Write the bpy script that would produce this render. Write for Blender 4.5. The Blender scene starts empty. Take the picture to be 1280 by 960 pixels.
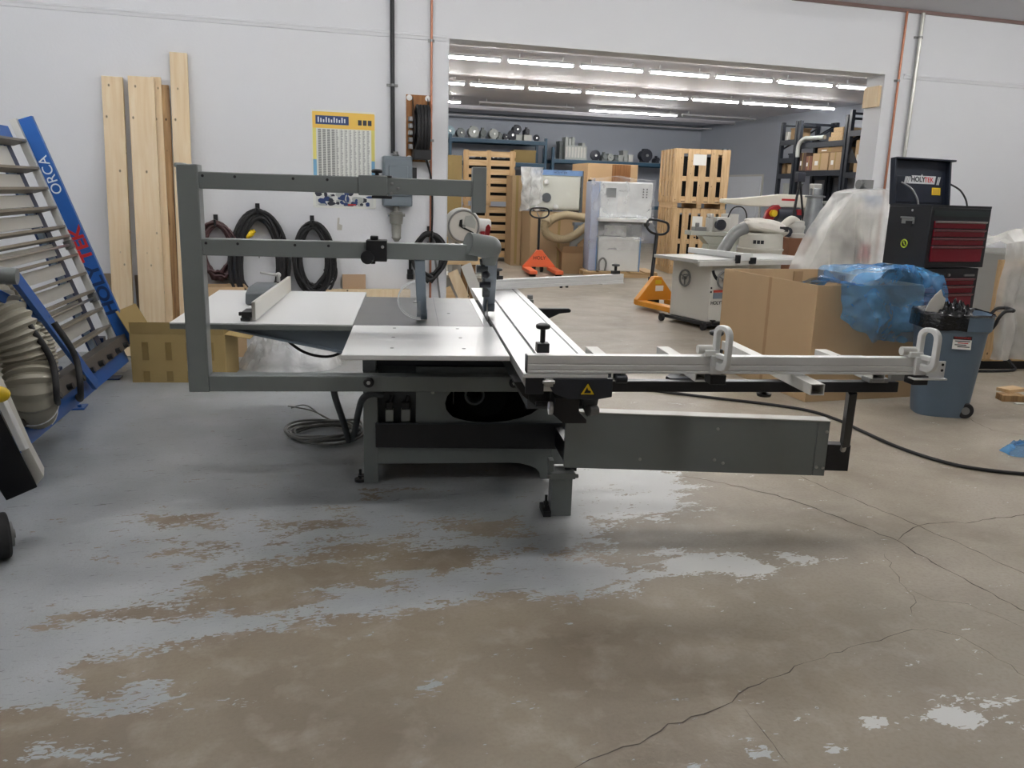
import bpy, bmesh, math, random
from math import sin, cos, pi, radians
from mathutils import Vector, Matrix, noise

random.seed(7)
scn = bpy.context.scene
COL = scn.collection
V = Vector

# ------------------------------------------------------------------ survey of the photograph
FPX, PITCH, ROLL, YAW, EYE = 1030.0, radians(13.1), radians(1.8), radians(16.2), 1.6
_f = V((sin(YAW)*cos(PITCH), cos(YAW)*cos(PITCH), -sin(PITCH)))
_r0 = V((cos(YAW), -sin(YAW), 0)); _u0 = _r0.cross(_f)
CR = _r0*cos(ROLL) + _u0*sin(ROLL)
CU = -_r0*sin(ROLL) + _u0*cos(ROLL)
CF = _f
CP = V((0, 0, EYE))

def ray(x, y): return CR*((x-640)/FPX) - CU*((y-480)/FPX) + CF
def onz(x, y, z=0.0):
    d = ray(x, y); return CP + d*((z-EYE)/d.z)
def ony(x, y, Y):
    d = ray(x, y); return CP + d*(Y/d.y)
def onx(x, y, X):
    d = ray(x, y); return CP + d*(X/d.x)

# ------------------------------------------------------------------ materials
def s2l(c):
    c /= 255.0
    return c/12.92 if c <= 0.04045 else ((c+0.055)/1.055)**2.4
def rgb(r, g, b): return (s2l(r), s2l(g), s2l(b), 1.0)

def mat(name, col, rough=0.5, metal=0.0, bump=0.0, bscale=60, var=0.0, vscale=8, spec=0.5, emit=None, estr=0, alpha=1.0, trans=0.0, coat=0.0, stretch=None, ior=None):
    m = bpy.data.materials.new(name); m.use_nodes = True
    nt = m.node_tree; b = nt.nodes['Principled BSDF']
    b.inputs['Base Color'].default_value = col
    b.inputs['Roughness'].default_value = rough
    b.inputs['Metallic'].default_value = metal
    b.inputs['Specular IOR Level'].default_value = spec
    b.inputs['Coat Weight'].default_value = coat
    if ior: b.inputs['IOR'].default_value = ior
    if alpha < 1: b.inputs['Alpha'].default_value = alpha
    if trans: b.inputs['Transmission Weight'].default_value = trans
    if emit:
        b.inputs['Emission Color'].default_value = emit; b.inputs['Emission Strength'].default_value = estr
    if var or bump:
        tc = nt.nodes.new('ShaderNodeTexCoord')
        src = tc.outputs['Object']
        if stretch:
            mp = nt.nodes.new('ShaderNodeMapping'); mp.inputs['Scale'].default_value = stretch
            nt.links.new(src, mp.inputs['Vector']); src = mp.outputs['Vector']
    if var:
        n = nt.nodes.new('ShaderNodeTexNoise'); n.inputs['Scale'].default_value = vscale; n.inputs['Detail'].default_value = 6
        nt.links.new(src, n.inputs['Vector'])
        mx = nt.nodes.new('ShaderNodeMix'); mx.data_type = 'RGBA'
        mx.inputs[6].default_value = tuple(max(0, c*(1-var)) for c in col[:3]) + (1,)
        mx.inputs[7].default_value = tuple(min(1, c*(1+var)) for c in col[:3]) + (1,)
        nt.links.new(n.outputs['Fac'], mx.inputs[0]); nt.links.new(mx.outputs[2], b.inputs['Base Color'])
    if bump:
        n2 = nt.nodes.new('ShaderNodeTexNoise'); n2.inputs['Scale'].default_value = bscale; n2.inputs['Detail'].default_value = 3
        nt.links.new(src, n2.inputs['Vector'])
        bp = nt.nodes.new('ShaderNodeBump'); bp.inputs['Strength'].default_value = bump; bp.inputs['Distance'].default_value = 0.02
        nt.links.new(n2.outputs['Fac'], bp.inputs['Height']); nt.links.new(bp.outputs['Normal'], b.inputs['Normal'])
    return m

def wood(name, c1, c2, knots=True, rough=0.6, along='z'):
    m = bpy.data.materials.new(name); m.use_nodes = True
    nt = m.node_tree; b = nt.nodes['Principled BSDF']; b.inputs['Roughness'].default_value = rough
    b.inputs['Specular IOR Level'].default_value = 0.25
    tc = nt.nodes.new('ShaderNodeTexCoord'); mp = nt.nodes.new('ShaderNodeMapping')
    mp.inputs['Scale'].default_value = {'z': (14, 14, 1.0), 'x': (1.0, 14, 14), 'y': (14, 1.0, 14)}[along]
    oi = nt.nodes.new('ShaderNodeObjectInfo')
    cb = nt.nodes.new('ShaderNodeVectorMath'); cb.operation = 'ADD'
    nt.links.new(tc.outputs['Object'], mp.inputs['Vector']); nt.links.new(mp.outputs['Vector'], cb.inputs[0]); nt.links.new(oi.outputs['Location'], cb.inputs[1])
    n = nt.nodes.new('ShaderNodeTexNoise'); n.inputs['Scale'].default_value = 2.2; n.inputs['Detail'].default_value = 5; n.inputs['Distortion'].default_value = 0.6
    nt.links.new(cb.outputs[0], n.inputs['Vector'])
    r = nt.nodes.new('ShaderNodeValToRGB'); r.color_ramp.elements[0].position = .3; r.color_ramp.elements[1].position = .75
    r.color_ramp.elements[0].color = c2; r.color_ramp.elements[1].color = c1
    nt.links.new(n.outputs['Fac'], r.inputs['Fac'])
    out = r.outputs['Color']
    if knots:
        mp2 = nt.nodes.new('ShaderNodeMapping'); mp2.inputs['Scale'].default_value = {'z': (9, 9, 6), 'x': (6, 9, 9), 'y': (9, 6, 9)}[along]
        vo = nt.nodes.new('ShaderNodeTexVoronoi'); vo.inputs['Scale'].default_value = 1.1
        nt.links.new(tc.outputs['Object'], mp2.inputs['Vector']); nt.links.new(mp2.outputs['Vector'], vo.inputs['Vector'])
        r2 = nt.nodes.new('ShaderNodeValToRGB'); r2.color_ramp.elements[0].position = .05; r2.color_ramp.elements[1].position = .11
        nt.links.new(vo.outputs['Distance'], r2.inputs['Fac'])
        mx = nt.nodes.new('ShaderNodeMix'); mx.data_type = 'RGBA'
        mx.inputs[6].default_value = tuple(c*.25 for c in c2[:3]) + (1,)
        nt.links.new(r2.outputs['Color'], mx.inputs[0]); nt.links.new(out, mx.inputs[7]); out = mx.outputs[2]
    nt.links.new(out, b.inputs['Base Color'])
    return m

def film(name, col, opacity, rough=0.25, bump=0.4, bscale=9):
    """thin plastic film: part clear, part milky, glossy creases"""
    m = bpy.data.materials.new(name); m.use_nodes = True
    nt = m.node_tree; b = nt.nodes['Principled BSDF']; out = nt.nodes['Material Output']
    b.inputs['Base Color'].default_value = col; b.inputs['Roughness'].default_value = rough
    b.inputs['Specular IOR Level'].default_value = 0.7
    tr = nt.nodes.new('ShaderNodeBsdfTransparent'); tr.inputs['Color'].default_value = tuple(.5+.5*c for c in col[:3]) + (1,)
    mx = nt.nodes.new('ShaderNodeMixShader')
    tc = nt.nodes.new('ShaderNodeTexCoord')
    n = nt.nodes.new('ShaderNodeTexNoise'); n.inputs['Scale'].default_value = bscale; n.inputs['Detail'].default_value = 3; n.inputs['Distortion'].default_value = .5
    nt.links.new(tc.outputs['Object'], n.inputs['Vector'])
    mr = nt.nodes.new('ShaderNodeMapRange'); mr.inputs['From Min'].default_value = .3; mr.inputs['From Max'].default_value = .7
    mr.inputs['To Min'].default_value = max(0, opacity-.22); mr.inputs['To Max'].default_value = min(1, opacity+.22)
    nt.links.new(n.outputs['Fac'], mr.inputs['Value']); nt.links.new(mr.outputs['Result'], mx.inputs['Fac'])
    bp = nt.nodes.new('ShaderNodeBump'); bp.inputs['Strength'].default_value = bump; bp.inputs['Distance'].default_value = .05
    nt.links.new(n.outputs['Fac'], bp.inputs['Height']); nt.links.new(bp.outputs['Normal'], b.inputs['Normal'])
    nt.links.new(tr.outputs[0], mx.inputs[1]); nt.links.new(b.outputs[0], mx.inputs[2]); nt.links.new(mx.outputs[0], out.inputs['Surface'])
    return m

# ------------------------------------------------------------------ mesh builder
class MB:
    def __init__(s): s.bm = bmesh.new(); s.mi = 0
    def _face(s, vs):
        try:
            f = s.bm.faces.new(vs); f.material_index = s.mi; return f
        except ValueError: return None
    def box(s, x0, x1, y0, y1, z0, z1, M=None):
        c = [(x, y, z) for z in (z0, z1) for y in (y0, y1) for x in (x0, x1)]
        vs = [s.bm.verts.new(M @ V(p) if M else V(p)) for p in c]
        for q in ((0, 2, 3, 1), (4, 5, 7, 6), (0, 1, 5, 4), (2, 6, 7, 3), (0, 4, 6, 2), (1, 3, 7, 5)): s._face([vs[i] for i in q])
        return s
    def beam(s, p0, p1, w, h, up=(0, 0, 1), off=(0, 0)):
        p0, p1 = V(p0), V(p1); d = (p1-p0); L = d.length; d.normalize()
        up = V(up)
        if abs(d.dot(up)) > .999: up = V((0, 1, 0))
        sx = d.cross(up).normalized(); uz = sx.cross(d).normalized()
        M = Matrix((sx, d, uz)).transposed().to_4x4(); M.translation = p0
        return s.box(-w/2+off[0], w/2+off[0], 0, L, -h/2+off[1], h/2+off[1], M)
    def prism(s, pts, axis, a0, a1, M=None):
        def mk(p, a):
            q = {'x': (a, p[0], p[1]), 'y': (p[0], a, p[1]), 'z': (p[0], p[1], a)}[axis]
            return s.bm.verts.new(M @ V(q) if M else V(q))
        lo = [mk(p, a0) for p in pts]; hi = [mk(p, a1) for p in pts]; n = len(pts)
        s._face(lo[::-1]); s._face(hi)
        for i in range(n): s._face([lo[i], lo[(i+1) % n], hi[(i+1) % n], hi[i]])
        return s
    def ringplate(s, outer, inner, axis, a0, a1, M=None):
        """plate with a hole: outer and inner loops with equal counts"""
        def mk(p, a):
            q = {'x': (a, p[0], p[1]), 'y': (p[0], a, p[1]), 'z': (p[0], p[1], a)}[axis]
            return s.bm.verts.new(M @ V(q) if M else V(q))
        n = len(outer)
        o0 = [mk(p, a0) for p in outer]; o1 = [mk(p, a1) for p in outer]; i0 = [mk(p, a0) for p in inner]; i1 = [mk(p, a1) for p in inner]
        for i in range(n):
            j = (i+1) % n
            s._face([o0[i], i0[i], i0[j], o0[j]]); s._face([o1[i], o1[j], i1[j], i1[i]])
            s._face([o0[i], o0[j], o1[j], o1[i]]); s._face([i0[i], i1[i], i1[j], i0[j]])
        return s
    def cyl(s, p0, p1, r0, r1=None, n=16, cap=True, open1=False):
        p0, p1 = V(p0), V(p1); r1 = r0 if r1 is None else r1
        d = (p1-p0).normalized(); a = V((0, 0, 1)) if abs(d.z) < .9 else V((1, 0, 0))
        u = d.cross(a).normalized(); w = d.cross(u)
        A = [s.bm.verts.new(p0 + (u*cos(2*pi*i/n) + w*sin(2*pi*i/n))*r0) for i in range(n)]
        B = [s.bm.verts.new(p1 + (u*cos(2*pi*i/n) + w*sin(2*pi*i/n))*r1) for i in range(n)]
        for i in range(n): s._face([A[i], A[(i+1) % n], B[(i+1) % n], B[i]])
        if cap:
            s._face(A[::-1])
            if not open1: s._face(B)
        return s
    def tube(s, pts, r, n=8, closed=False, rr=None):
        pts = [V(p) for p in pts]; N = len(pts); rings = []; prev = None
        for i in range(N):
            if closed: t = pts[(i+1) % N] - pts[i-1]
            else: t = pts[min(i+1, N-1)] - pts[max(i-1, 0)]
            t.normalize()
            if prev is None:
                a = V((0, 0, 1)) if abs(t.z) < .9 else V((1, 0, 0)); u = t.cross(a).normalized()
            else:
                u = (prev - t*prev.dot(t))
                u = u.normalized() if u.length > 1e-6 else t.cross(V((0, 0, 1))).normalized()
            prev = u; w = t.cross(u); R = rr[i] if rr else r
            rings.append([s.bm.verts.new(pts[i] + (u*cos(2*pi*k/n) + w*sin(2*pi*k/n))*R) for k in range(n)])
        for i in range(N if closed else N-1):
            A, B = rings[i], rings[(i+1) % N]
            sh = 0
            if closed and i == N-1:
                sh = min(range(n), key=lambda q: (B[q].co-A[0].co).length)
            for k in range(n): s._face([A[k], A[(k+1) % n], B[(k+1+sh) % n], B[(k+sh) % n]])
        if not closed: s._face(rings[0][::-1]); s._face(rings[-1])
        return s
    def lathe(s, prof, c=(0, 0, 0), axis=(0, 0, 1), n=24, arc=2*pi):
        c = V(c); d = V(axis).normalized(); a = V((0, 0, 1)) if abs(d.z) < .9 else V((1, 0, 0))
        u = d.cross(a).normalized(); w = d.cross(u)
        if abs(d.z) >= .9: u, w = V((1, 0, 0)), V((0, 1, 0))*(1 if d.z > 0 else -1)
        rings = [[s.bm.verts.new(c + d*z + (u*cos(arc*i/n) + w*sin(arc*i/n))*max(r, 1e-4)) for i in range(n)] for r, z in prof]
        for A, B in zip(rings, rings[1:]):
            for i in range(n): s._face([A[i], A[(i+1) % n], B[(i+1) % n], B[i]])
        s._face(rings[0][::-1]); s._face(rings[-1])
        return s
    def ball(s, c, r, n=12, sc=(1, 1, 1)):
        c = V(c); rings = []
        for j in range(1, n//2):
            t = pi*j/(n//2)
            rings.append([s.bm.verts.new(c + V((sin(t)*cos(2*pi*i/n)*r*sc[0], sin(t)*sin(2*pi*i/n)*r*sc[1], cos(t)*r*sc[2]))) for i in range(n)])
        top = s.bm.verts.new(c + V((0, 0, r*sc[2]))); bot = s.bm.verts.new(c - V((0, 0, r*sc[2])))
        for i in range(n):
            s._face([top, rings[0][i], rings[0][(i+1) % n]]); s._face([bot, rings[-1][(i+1) % n], rings[-1][i]])
        for A, B in zip(rings, rings[1:]):
            for i in range(n): s._face([A[i], B[i], B[(i+1) % n], A[(i+1) % n]])
        return s
    def grid(s, fn, nu, nv):
        g = [[s.bm.verts.new(V(fn(i/nu, j/nv))) for j in range(nv+1)] for i in range(nu+1)]
        for i in range(nu):
            for j in range(nv): s._face([g[i][j], g[i+1][j], g[i+1][j+1], g[i][j+1]])
        return s
    def build(s, name, m, parent=None, loc=None, rotz=0, smooth=True, bevel=0, ang=38, solid=0, M=None):
        bm = s.bm
        bmesh.ops.recalc_face_normals(bm, faces=bm.faces[:])
        if smooth:
            for f in bm.faces: f.smooth = True
            ca = radians(ang)
            for e in bm.edges:
                if len(e.link_faces) == 2: e.smooth = e.calc_face_angle(0) < ca
        me = bpy.data.meshes.new(name); bm.to_mesh(me); bm.free()
        for x in (m if isinstance(m, (list, tuple)) else [m]): me.materials.append(x)
        o = bpy.data.objects.new(name, me); COL.objects.link(o)
        if parent: o.parent = parent
        if M is not None: o.matrix_local = M
        elif loc is not None:
            o.location = loc; o.rotation_euler = (0, 0, rotz)
        if bevel:
            b = o.modifiers.new('b', 'BEVEL'); b.width = bevel; b.segments = 2; b.limit_method = 'ANGLE'; b.angle_limit = radians(40)
        if solid:
            q = o.modifiers.new('s', 'SOLIDIFY'); q.thickness = solid; q.offset = 0
        return o

def tag(o, label, cat, group=None):
    o['label'] = label; o['category'] = cat
    if group: o['group'] = group
    return o
def thing(name, label, cat, loc=(0, 0, 0), rotz=0, group=None):
    o = bpy.data.objects.new(name, None); COL.objects.link(o); o.empty_display_size = .1
    o.location = loc; o.rotation_euler = (0, 0, rotz)
    return tag(o, label, cat, group)
def struct(o): o['kind'] = 'structure'; return o
KIDS = {}
def dup(root, loc, rotz=None, label=None, group=None):
    """a copy of a thing with copies of its parts and sub-parts"""
    if not KIDS.get('n') == len(bpy.data.objects):
        KIDS.clear()
        for o in bpy.data.objects:
            if o.parent: KIDS.setdefault(o.parent.name, []).append(o)
    src = {k: list(v) for k, v in KIDS.items() if k != 'n'}
    r = root.copy(); COL.objects.link(r); r.location = loc
    if rotz is not None: r.rotation_euler = (0, 0, rotz)
    if label: r['label'] = label
    if group: r['group'] = group
    for ch in src.get(root.name, []):
        c = ch.copy(); COL.objects.link(c); c.parent = r
        for g in src.get(ch.name, []):
            d = g.copy(); COL.objects.link(d); d.parent = c
    return r

def catmull(pts, k=8, closed=False):
    P = [V(p) for p in pts]; n = len(P); out = []
    rng = range(n) if closed else range(n-1)
    for i in rng:
        if closed: a, b, c, d = P[i-1], P[i], P[(i+1) % n], P[(i+2) % n]
        else: a, b, c, d = P[max(i-1, 0)], P[i], P[i+1], P[min(i+2, n-1)]
        for j in range(k):
            t = j/k
            out.append(.5*((2*b) + (c-a)*t + (2*a-5*b+4*c-d)*t*t + (3*b-a-3*c+d)*t**3))
    if not closed: out.append(P[-1])
    return out

def lettering(txt, size, m, parent, M, name='lettering', extrude=.0004, align='CENTER', shear=0, xs=1.0, bold=0.0):
    cu = bpy.data.curves.new(name, 'FONT'); cu.body = txt; cu.size = size; cu.extrude = extrude
    cu.align_x = align; cu.align_y = 'CENTER'; cu.shear = shear; cu.offset = bold
    t = bpy.data.objects.new('tmp', cu); COL.objects.link(t)
    me = bpy.data.meshes.new_from_object(t.evaluated_get(bpy.context.evaluated_depsgraph_get()))
    bpy.data.objects.remove(t)
    me.name = name; me.materials.clear(); me.materials.append(m)
    if xs != 1.0: me.transform(Matrix.Diagonal((xs, 1, 1, 1)))
    o = bpy.data.objects.new(name, me); COL.objects.link(o)
    if parent: o.parent = parent
    o.matrix_local = M
    return o
def frame(o, x, y):
    """matrix with origin o, local x along x, local y along y"""
    x = V(x).normalized(); y = V(y); z = x.cross(y).normalized(); y = z.cross(x)
    M = Matrix((x, y, z)).transposed().to_4x4(); M.translation = V(o); return M

def circ(cx, cy, rx, ry, n=32, a0=0, a1=2*pi):
    return [(cx+rx*cos(a0+(a1-a0)*i/n), cy+ry*sin(a0+(a1-a0)*i/n)) for i in range(n)]
def rrect(x0, x1, y0, y1, r, k=4):
    out = []
    for cx, cy, a in ((x1-r, y0+r, -pi/2), (x1-r, y1-r, 0), (x0+r, y1-r, pi/2), (x0+r, y0+r, pi)):
        for i in range(k+1): out.append((cx+r*cos(a+pi/2*i/k), cy+r*sin(a+pi/2*i/k)))
    return out

# ------------------------------------------------------------------ palette
M = dict(
    grey=mat('grey_enamel', rgb(121, 126, 125), .32, spec=.55, bump=.03, bscale=220, var=.04, vscale=5),
    grey_dk=mat('dark_grey_enamel', rgb(84, 89, 92), .45, bump=.02, bscale=200),
    slate=mat('slate_blue_steel', rgb(118, 130, 142), .4),
    navy=mat('blue_black_steel', rgb(38, 42, 50), .4),
    black=mat('black_plastic', rgb(26, 27, 30), .45),
    blackmetal=mat('black_painted_steel', rgb(24, 25, 29), .35),
    rubber=mat('black_rubber', rgb(30, 30, 32), .65),
    void=mat('dark_inside', rgb(14, 15, 17), .8),
    alu=mat('brushed_aluminium', rgb(226, 227, 226), .4, .12, bump=.02, bscale=30, stretch=(1, 20, 20)),
    alu_y=mat('anodised_aluminium_table', rgb(210, 212, 212), .32, .5, bump=.03, bscale=25, stretch=(20, 1, 20), var=.03, vscale=3),
    cast=mat('ground_cast_iron', rgb(126, 127, 127), .38, .65, var=.12, vscale=5, bump=.02, bscale=80),
    white=mat('white_laminate', rgb(226, 227, 226), .3),
    white_dull=mat('off_white_paint', rgb(206, 205, 199), .45, var=.03),
    steel=mat('bright_steel', rgb(190, 190, 188), .28, .9),
    zinc=mat('dull_zinc', rgb(140, 141, 140), .5, .6, var=.2, vscale=12),
    clear=mat('clear_plastic', (.95, .96, .97, 1), .05, alpha=.10),
    yellow=mat('yellow_plastic', rgb(226, 190, 30), .4),
    red=mat('red_enamel', rgb(150, 24, 32), .35),
    blue=mat('blue_enamel', rgb(34, 92, 168), .38, var=.05),
    bluedk=mat('dark_blue_enamel', rgb(22, 48, 92), .4),
    cream=mat('cream_panel', rgb(206, 204, 196), .45, var=.03),
    taupe=mat('taupe_slat', rgb(128, 120, 106), .5),
    pine=wood('pine_board', rgb(236, 218, 188), rgb(224, 199, 160)),
    pine_old=wood('weathered_pine', rgb(190, 156, 112), rgb(126, 96, 66)),
    ply=wood('plywood', rgb(170, 122, 78), rgb(138, 94, 58), knots=False),
    crate=wood('crate_pine', rgb(222, 194, 154), rgb(198, 166, 122), along='x'),
    crate_v=wood('crate_pine_upright', rgb(216, 188, 148), rgb(190, 156, 114), along='z'),
    card=mat('cardboard', rgb(182, 156, 122), .8, var=.05, vscale=3, spec=.2),
    card_in=mat('cardboard_inside', rgb(156, 130, 98), .8, var=.05, spec=.2),
    card_y=mat('olive_cardboard', rgb(164, 142, 96), .8, var=.06, vscale=4, spec=.2),
    tape=mat('tape_patch', rgb(136, 114, 66), .4),
    hose=mat('grey_ribbed_hose', rgb(160, 155, 140), .55),
    film=film('clear_film', (.95, .96, .96, 1), .55, .1, .6, 5),
    filmw=film('milky_film', (.90, .89, .85, 1), .46, .28, .2, 2.2),
    filmb=film('blue_film', rgb(104, 174, 230), .38, .14, .5, 5),
    copper=mat('copper_pipe', rgb(176, 120, 96), .4, .6),
    conduit=mat('galvanised_conduit', rgb(196, 196, 190), .35, .7),
    cloth=mat('canvas_bag', rgb(220, 215, 205), .85, bump=.2, bscale=90),
    orange=mat('orange_enamel', rgb(232, 110, 66), .4),
    amber=mat('amber_enamel', rgb(226, 152, 44), .4, var=.05),
    paper=mat('paper', rgb(232, 232, 228), .7),
    ink=mat('black_ink', rgb(24, 24, 28), .6),
    redink=mat('red_ink', rgb(190, 40, 40), .6),
    whiteink=mat('pale_ink', rgb(225, 232, 238), .5),
    rack=mat('blue_rack_paint', rgb(42, 80, 104), .45),
    motor=mat('motor_grey', rgb(112, 118, 118), .5, .2, var=.15, vscale=10),
    motor_l=mat('motor_pale', rgb(172, 176, 172), .5, .2, var=.12, vscale=10),
    motor_d=mat('motor_dark', rgb(44, 47, 58), .45),
    grn=mat('pale_green_machine', rgb(190, 194, 184), .45),
    tan=mat('tan_duct_hose', rgb(178, 162, 130), .6),
)

LAMP, LAMPF, EXPO = 16.0, 26.0, 2.3
FROWS = ((5.4, 7, 2.2), (2.4, 3, 4.4))

# ================================================================== THE SETTING
WALL = 8.5
CE_F, CE_B = 3.76, 4.02
XL, XR_, YB = -4.6, 12.0, -6.0           # front room
BX0, BX1, BY = -3.0, 14.3, 26.8          # store room behind
OX0, OX1, OZ = 1.71, 6.82, 3.05          # opening

m_wall = mat('white_wall_paint', rgb(222, 224, 227), .55, bump=.06, bscale=40, var=.02, vscale=1.2, spec=.3)
m_wallb = mat('store_wall_paint', rgb(172, 178, 188), .6, bump=.05, bscale=30, var=.04, vscale=.8, spec=.3)
m_ceil = mat('ceiling_paint', rgb(206, 206, 210), .7, bump=.15, bscale=50, spec=.2)
m_ceilb = mat('store_ceiling_sheet', rgb(208, 208, 216), .5, bump=.1, bscale=6, stretch=(.3, 6, 1))

# wall with the wide opening, one solid piece
w = MB().prism([(XL, 0), (OX0, 0), (OX0, OZ), (OX1, OZ), (OX1, 0), (BX1+.2, 0), (BX1+.2, CE_B+.1), (XL, CE_B+.1)], 'y', WALL, WALL+.30)
struct(w.build('wall_back', m_wall, smooth=False))
struct(MB().box(XL-.2, XL, YB, WALL+.3, 0, CE_F+.1).build('wall_left', m_wall))
struct(MB().box(XR_, XR_+.2, YB, WALL, 0, CE_F+.1).build('wall_right', m_wall))
struct(MB().box(XL-.2, XR_+.2, YB-.2, YB, 0, CE_F+.1).build('wall_front', m_wall))
struct(MB().box(XL-.2, XR_+.2, YB-.2, WALL, CE_F, CE_F+.12).build('ceiling', m_ceil))
struct(MB().box(BX0-.2, BX0, WALL+.3, BY, 0, CE_B).build('wall_left_rear', m_wallb))
struct(MB().box(BX1, BX1+.2, WALL+.3, BY+.2, 0, CE_B).build('wall_right_rear', m_wallb))
struct(MB().box(BX0-.2, BX1+.2, BY, BY+.2, 0, CE_B).build('wall_rear', m_wallb))
cb = MB().box(BX0-.2, BX1+.2, WALL+.3, BY+.2, CE_B, CE_B+.12)
struct(cb.build('ceiling_rear', m_ceilb))
# flat moulding along the wall at door height, left and right of the opening
def moulding(x0, x1, z, name):
    b = MB().prism([(WALL, z-.035), (WALL-.010, z-.03), (WALL-.016, z-.004), (WALL-.022, z), (WALL-.022, z+.014), (WALL, z+.022)], 'x', x0, x1)
    struct(b.build(name, m_wall, smooth=False))
moulding(XL, OX0-.02, 3.05, 'trim_1')
moulding(OX1+.25, XR_, 3.05, 'trim_2')
struct(MB().box(5.5, XR_, WALL-.03, WALL, CE_F-.035, CE_F).build('trim_3', mat('ceiling_edge_angle', rgb(120, 96, 90), .5)))
# corner beads of the opening
struct(MB().box(OX0, OX0+.006, WALL-.012, WALL+.02, 0, OZ).build('trim_4', m_wall))

# ------------------------------------------------------------------ floor: worn blue-grey paint over tan concrete
def floor_pts(px): return [onz(*p) for p in px]
paint_poly = [(p.x, p.y) for p in floor_pts([(-60, 880), (30, 845), (150, 806), (300, 778), (430, 762), (520, 750), (600, 735), (700, 742), (770, 736), (778, 715), (740, 690), (752, 652), (850, 640), (868, 604), (835, 582), (745, 545), (700, 500), (650, 450), (600, 436)])]
paint_poly += [(1.6, 8.6), (-4.7, 8.6), (-4.7, 2.0)]
def sdist(x, y):
    ins = False; best = 9.0; n = len(paint_poly)
    for i in range(n):
        x0, y0 = paint_poly[i]; x1, y1 = paint_poly[(i+1) % n]
        if (y0 > y) != (y1 > y) and x < (x1-x0)*(y-y0)/(y1-y0)+x0: ins = not ins
        dx, dy = x1-x0, y1-y0; t = max(0, min(1, ((x-x0)*dx+(y-y0)*dy)/(dx*dx+dy*dy+1e-9)))
        best = min(best, math.hypot(x-x0-t*dx, y-y0-t*dy))
    return best if ins else -best
# patches rubbed bare (minus) and patches of paint left (plus): image point, half sizes in metres
blobs = [(215, 650, .22, .12, -.85), (235, 690, .20, .10, -.7), (130, 690, .1, .06, -.3), (75, 778, .14, .06, -.8), (160, 768, .2, .06, -.75), (265, 730, .12, .05, -.6), (310, 758, .32, .09, -1.1), (330, 735, .2, .1, -1.0),
         (290, 652, .18, .06, -.5), (350, 670, .08, .12, -.7), (410, 655, .22, .06, -.8), (440, 640, .1, .1, -.5), (385, 715, .3, .1, -1.1), (480, 690, .3, .14, -1.1), (555, 705, .16, .08, -.9), (455, 730, .3, .05, -.7), (500, 612, .2, .04, -.9), (470, 622, .1, .06, -.6),
         (575, 655, .2, .07, -.9), (620, 665, .16, .1, -.9), (600, 695, .14, .08, -.6), (640, 650, .1, .06, -.5), (680, 690, .12, .07, -.5), (720, 700, .12, .06, -.3), (660, 715, .16, .05, -.2),
         (770, 612, .22, .10, -.32), (745, 628, .14, .06, -.3), (815, 625, .2, .06, -.2), (730, 600, .1, .1, .3), (850, 705, .10, .07, 1.0), (905, 703, .17, .09, 1.3), (930, 712, .12, .06, 1.1), (840, 718, .1, .05, .9), (985, 695, .07, .04, 1.2), (1003, 699, .07, .03, 1.0), (1045, 697, .06, .02, 1.1), (770, 722, .14, .06, .5), (815, 688, .2, .08, .35),
         (20, 822, .16, .06, .9), (110, 805, .18, .05, .9), (200, 792, .18, .05, .9), (285, 782, .18, .05, .9), (360, 770, .18, .045, .9), (430, 760, .18, .045, .9), (500, 748, .16, .045, .9), (560, 738, .14, .05, .8), (620, 728, .14, .05, .6), (690, 735, .14, .05, .5),
         (1185, 895, .06, .05, 1.3), (1205, 900, .06, .05, 1.1), (1235, 880, .05, .035, 1.2), (1262, 873, .05, .03, 1.0), (1095, 906, .035, .03, 1.3), (1122, 912, .02, .015, 1.1), (1040, 935, .035, .025, 1.3), (955, 942, .03, .03, 1.1), (935, 940, .03, .02, 1.0), (870, 952, .03, .02, 1.2), (1270, 905, .04, .02, 1.0),
         (10, 876, .16, .07, 1.0), (60, 858, .1, .05, .8), (190, 860, .1, .06, .9), (170, 880, .1, .05, .8), (100, 940, .12, .04, 1.0), (285, 876, .03, .015, 1.1), (540, 858, .05, .02, .9), (120, 885, .14, .05, .6), (40, 940, .06, .05, .4)]
B = []
for px, py, rx, ry, a in blobs:
    p = onz(px, py); B.append((p.x, p.y, rx, ry, a))
cyaw, syaw = cos(YAW), sin(YAW)
def paint_at(x, y):
    if y > WALL+.05: return -1.0
    v = max(-1, min(1, sdist(x, y)/.16))
    v = -1.0 if v <= -.999 else v
    for bx, by, rx, ry, a in B:
        dx, dy = x-bx, y-by
        if abs(dx) > 1.2 or abs(dy) > 1.2: continue
        u = dx*cyaw - dy*syaw; w_ = dx*syaw + dy*cyaw
        e = (u/rx)**2 + (w_/ry)**2
        if e < 9: v += 1.55*a*math.exp(-e*.8)
    return max(-1.3, min(1.3, v))
def rng(a, b, st):
    n = max(1, round((b-a)/st)); return [a+(b-a)*i/n for i in range(n)]
xs = rng(XL-.2, -2.0, .4)+rng(-2.0, 3.6, .04)+rng(3.6, 7, .15)+rng(7, BX1+.2, .8)+[BX1+.2]
ys = rng(YB-.2, 1.2, .6)+rng(1.2, 6.0, .04)+rng(6.0, 8.6, .1)+rng(8.6, BY+.2, 1.0)+[BY+.2]
me = bpy.data.meshes.new('floor'); nx, ny = len(xs), len(ys)
me.from_pydata([(x, y, 0) for y in ys for x in xs], [], [(j*nx+i, j*nx+i+1, (j+1)*nx+i+1, (j+1)*nx+i) for j in range(ny-1) for i in range(nx-1)])
at = me.attributes.new('paint', 'FLOAT', 'POINT')
at.data.foreach_set('value', [paint_at(x, y) for y in ys for x in xs])

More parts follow.
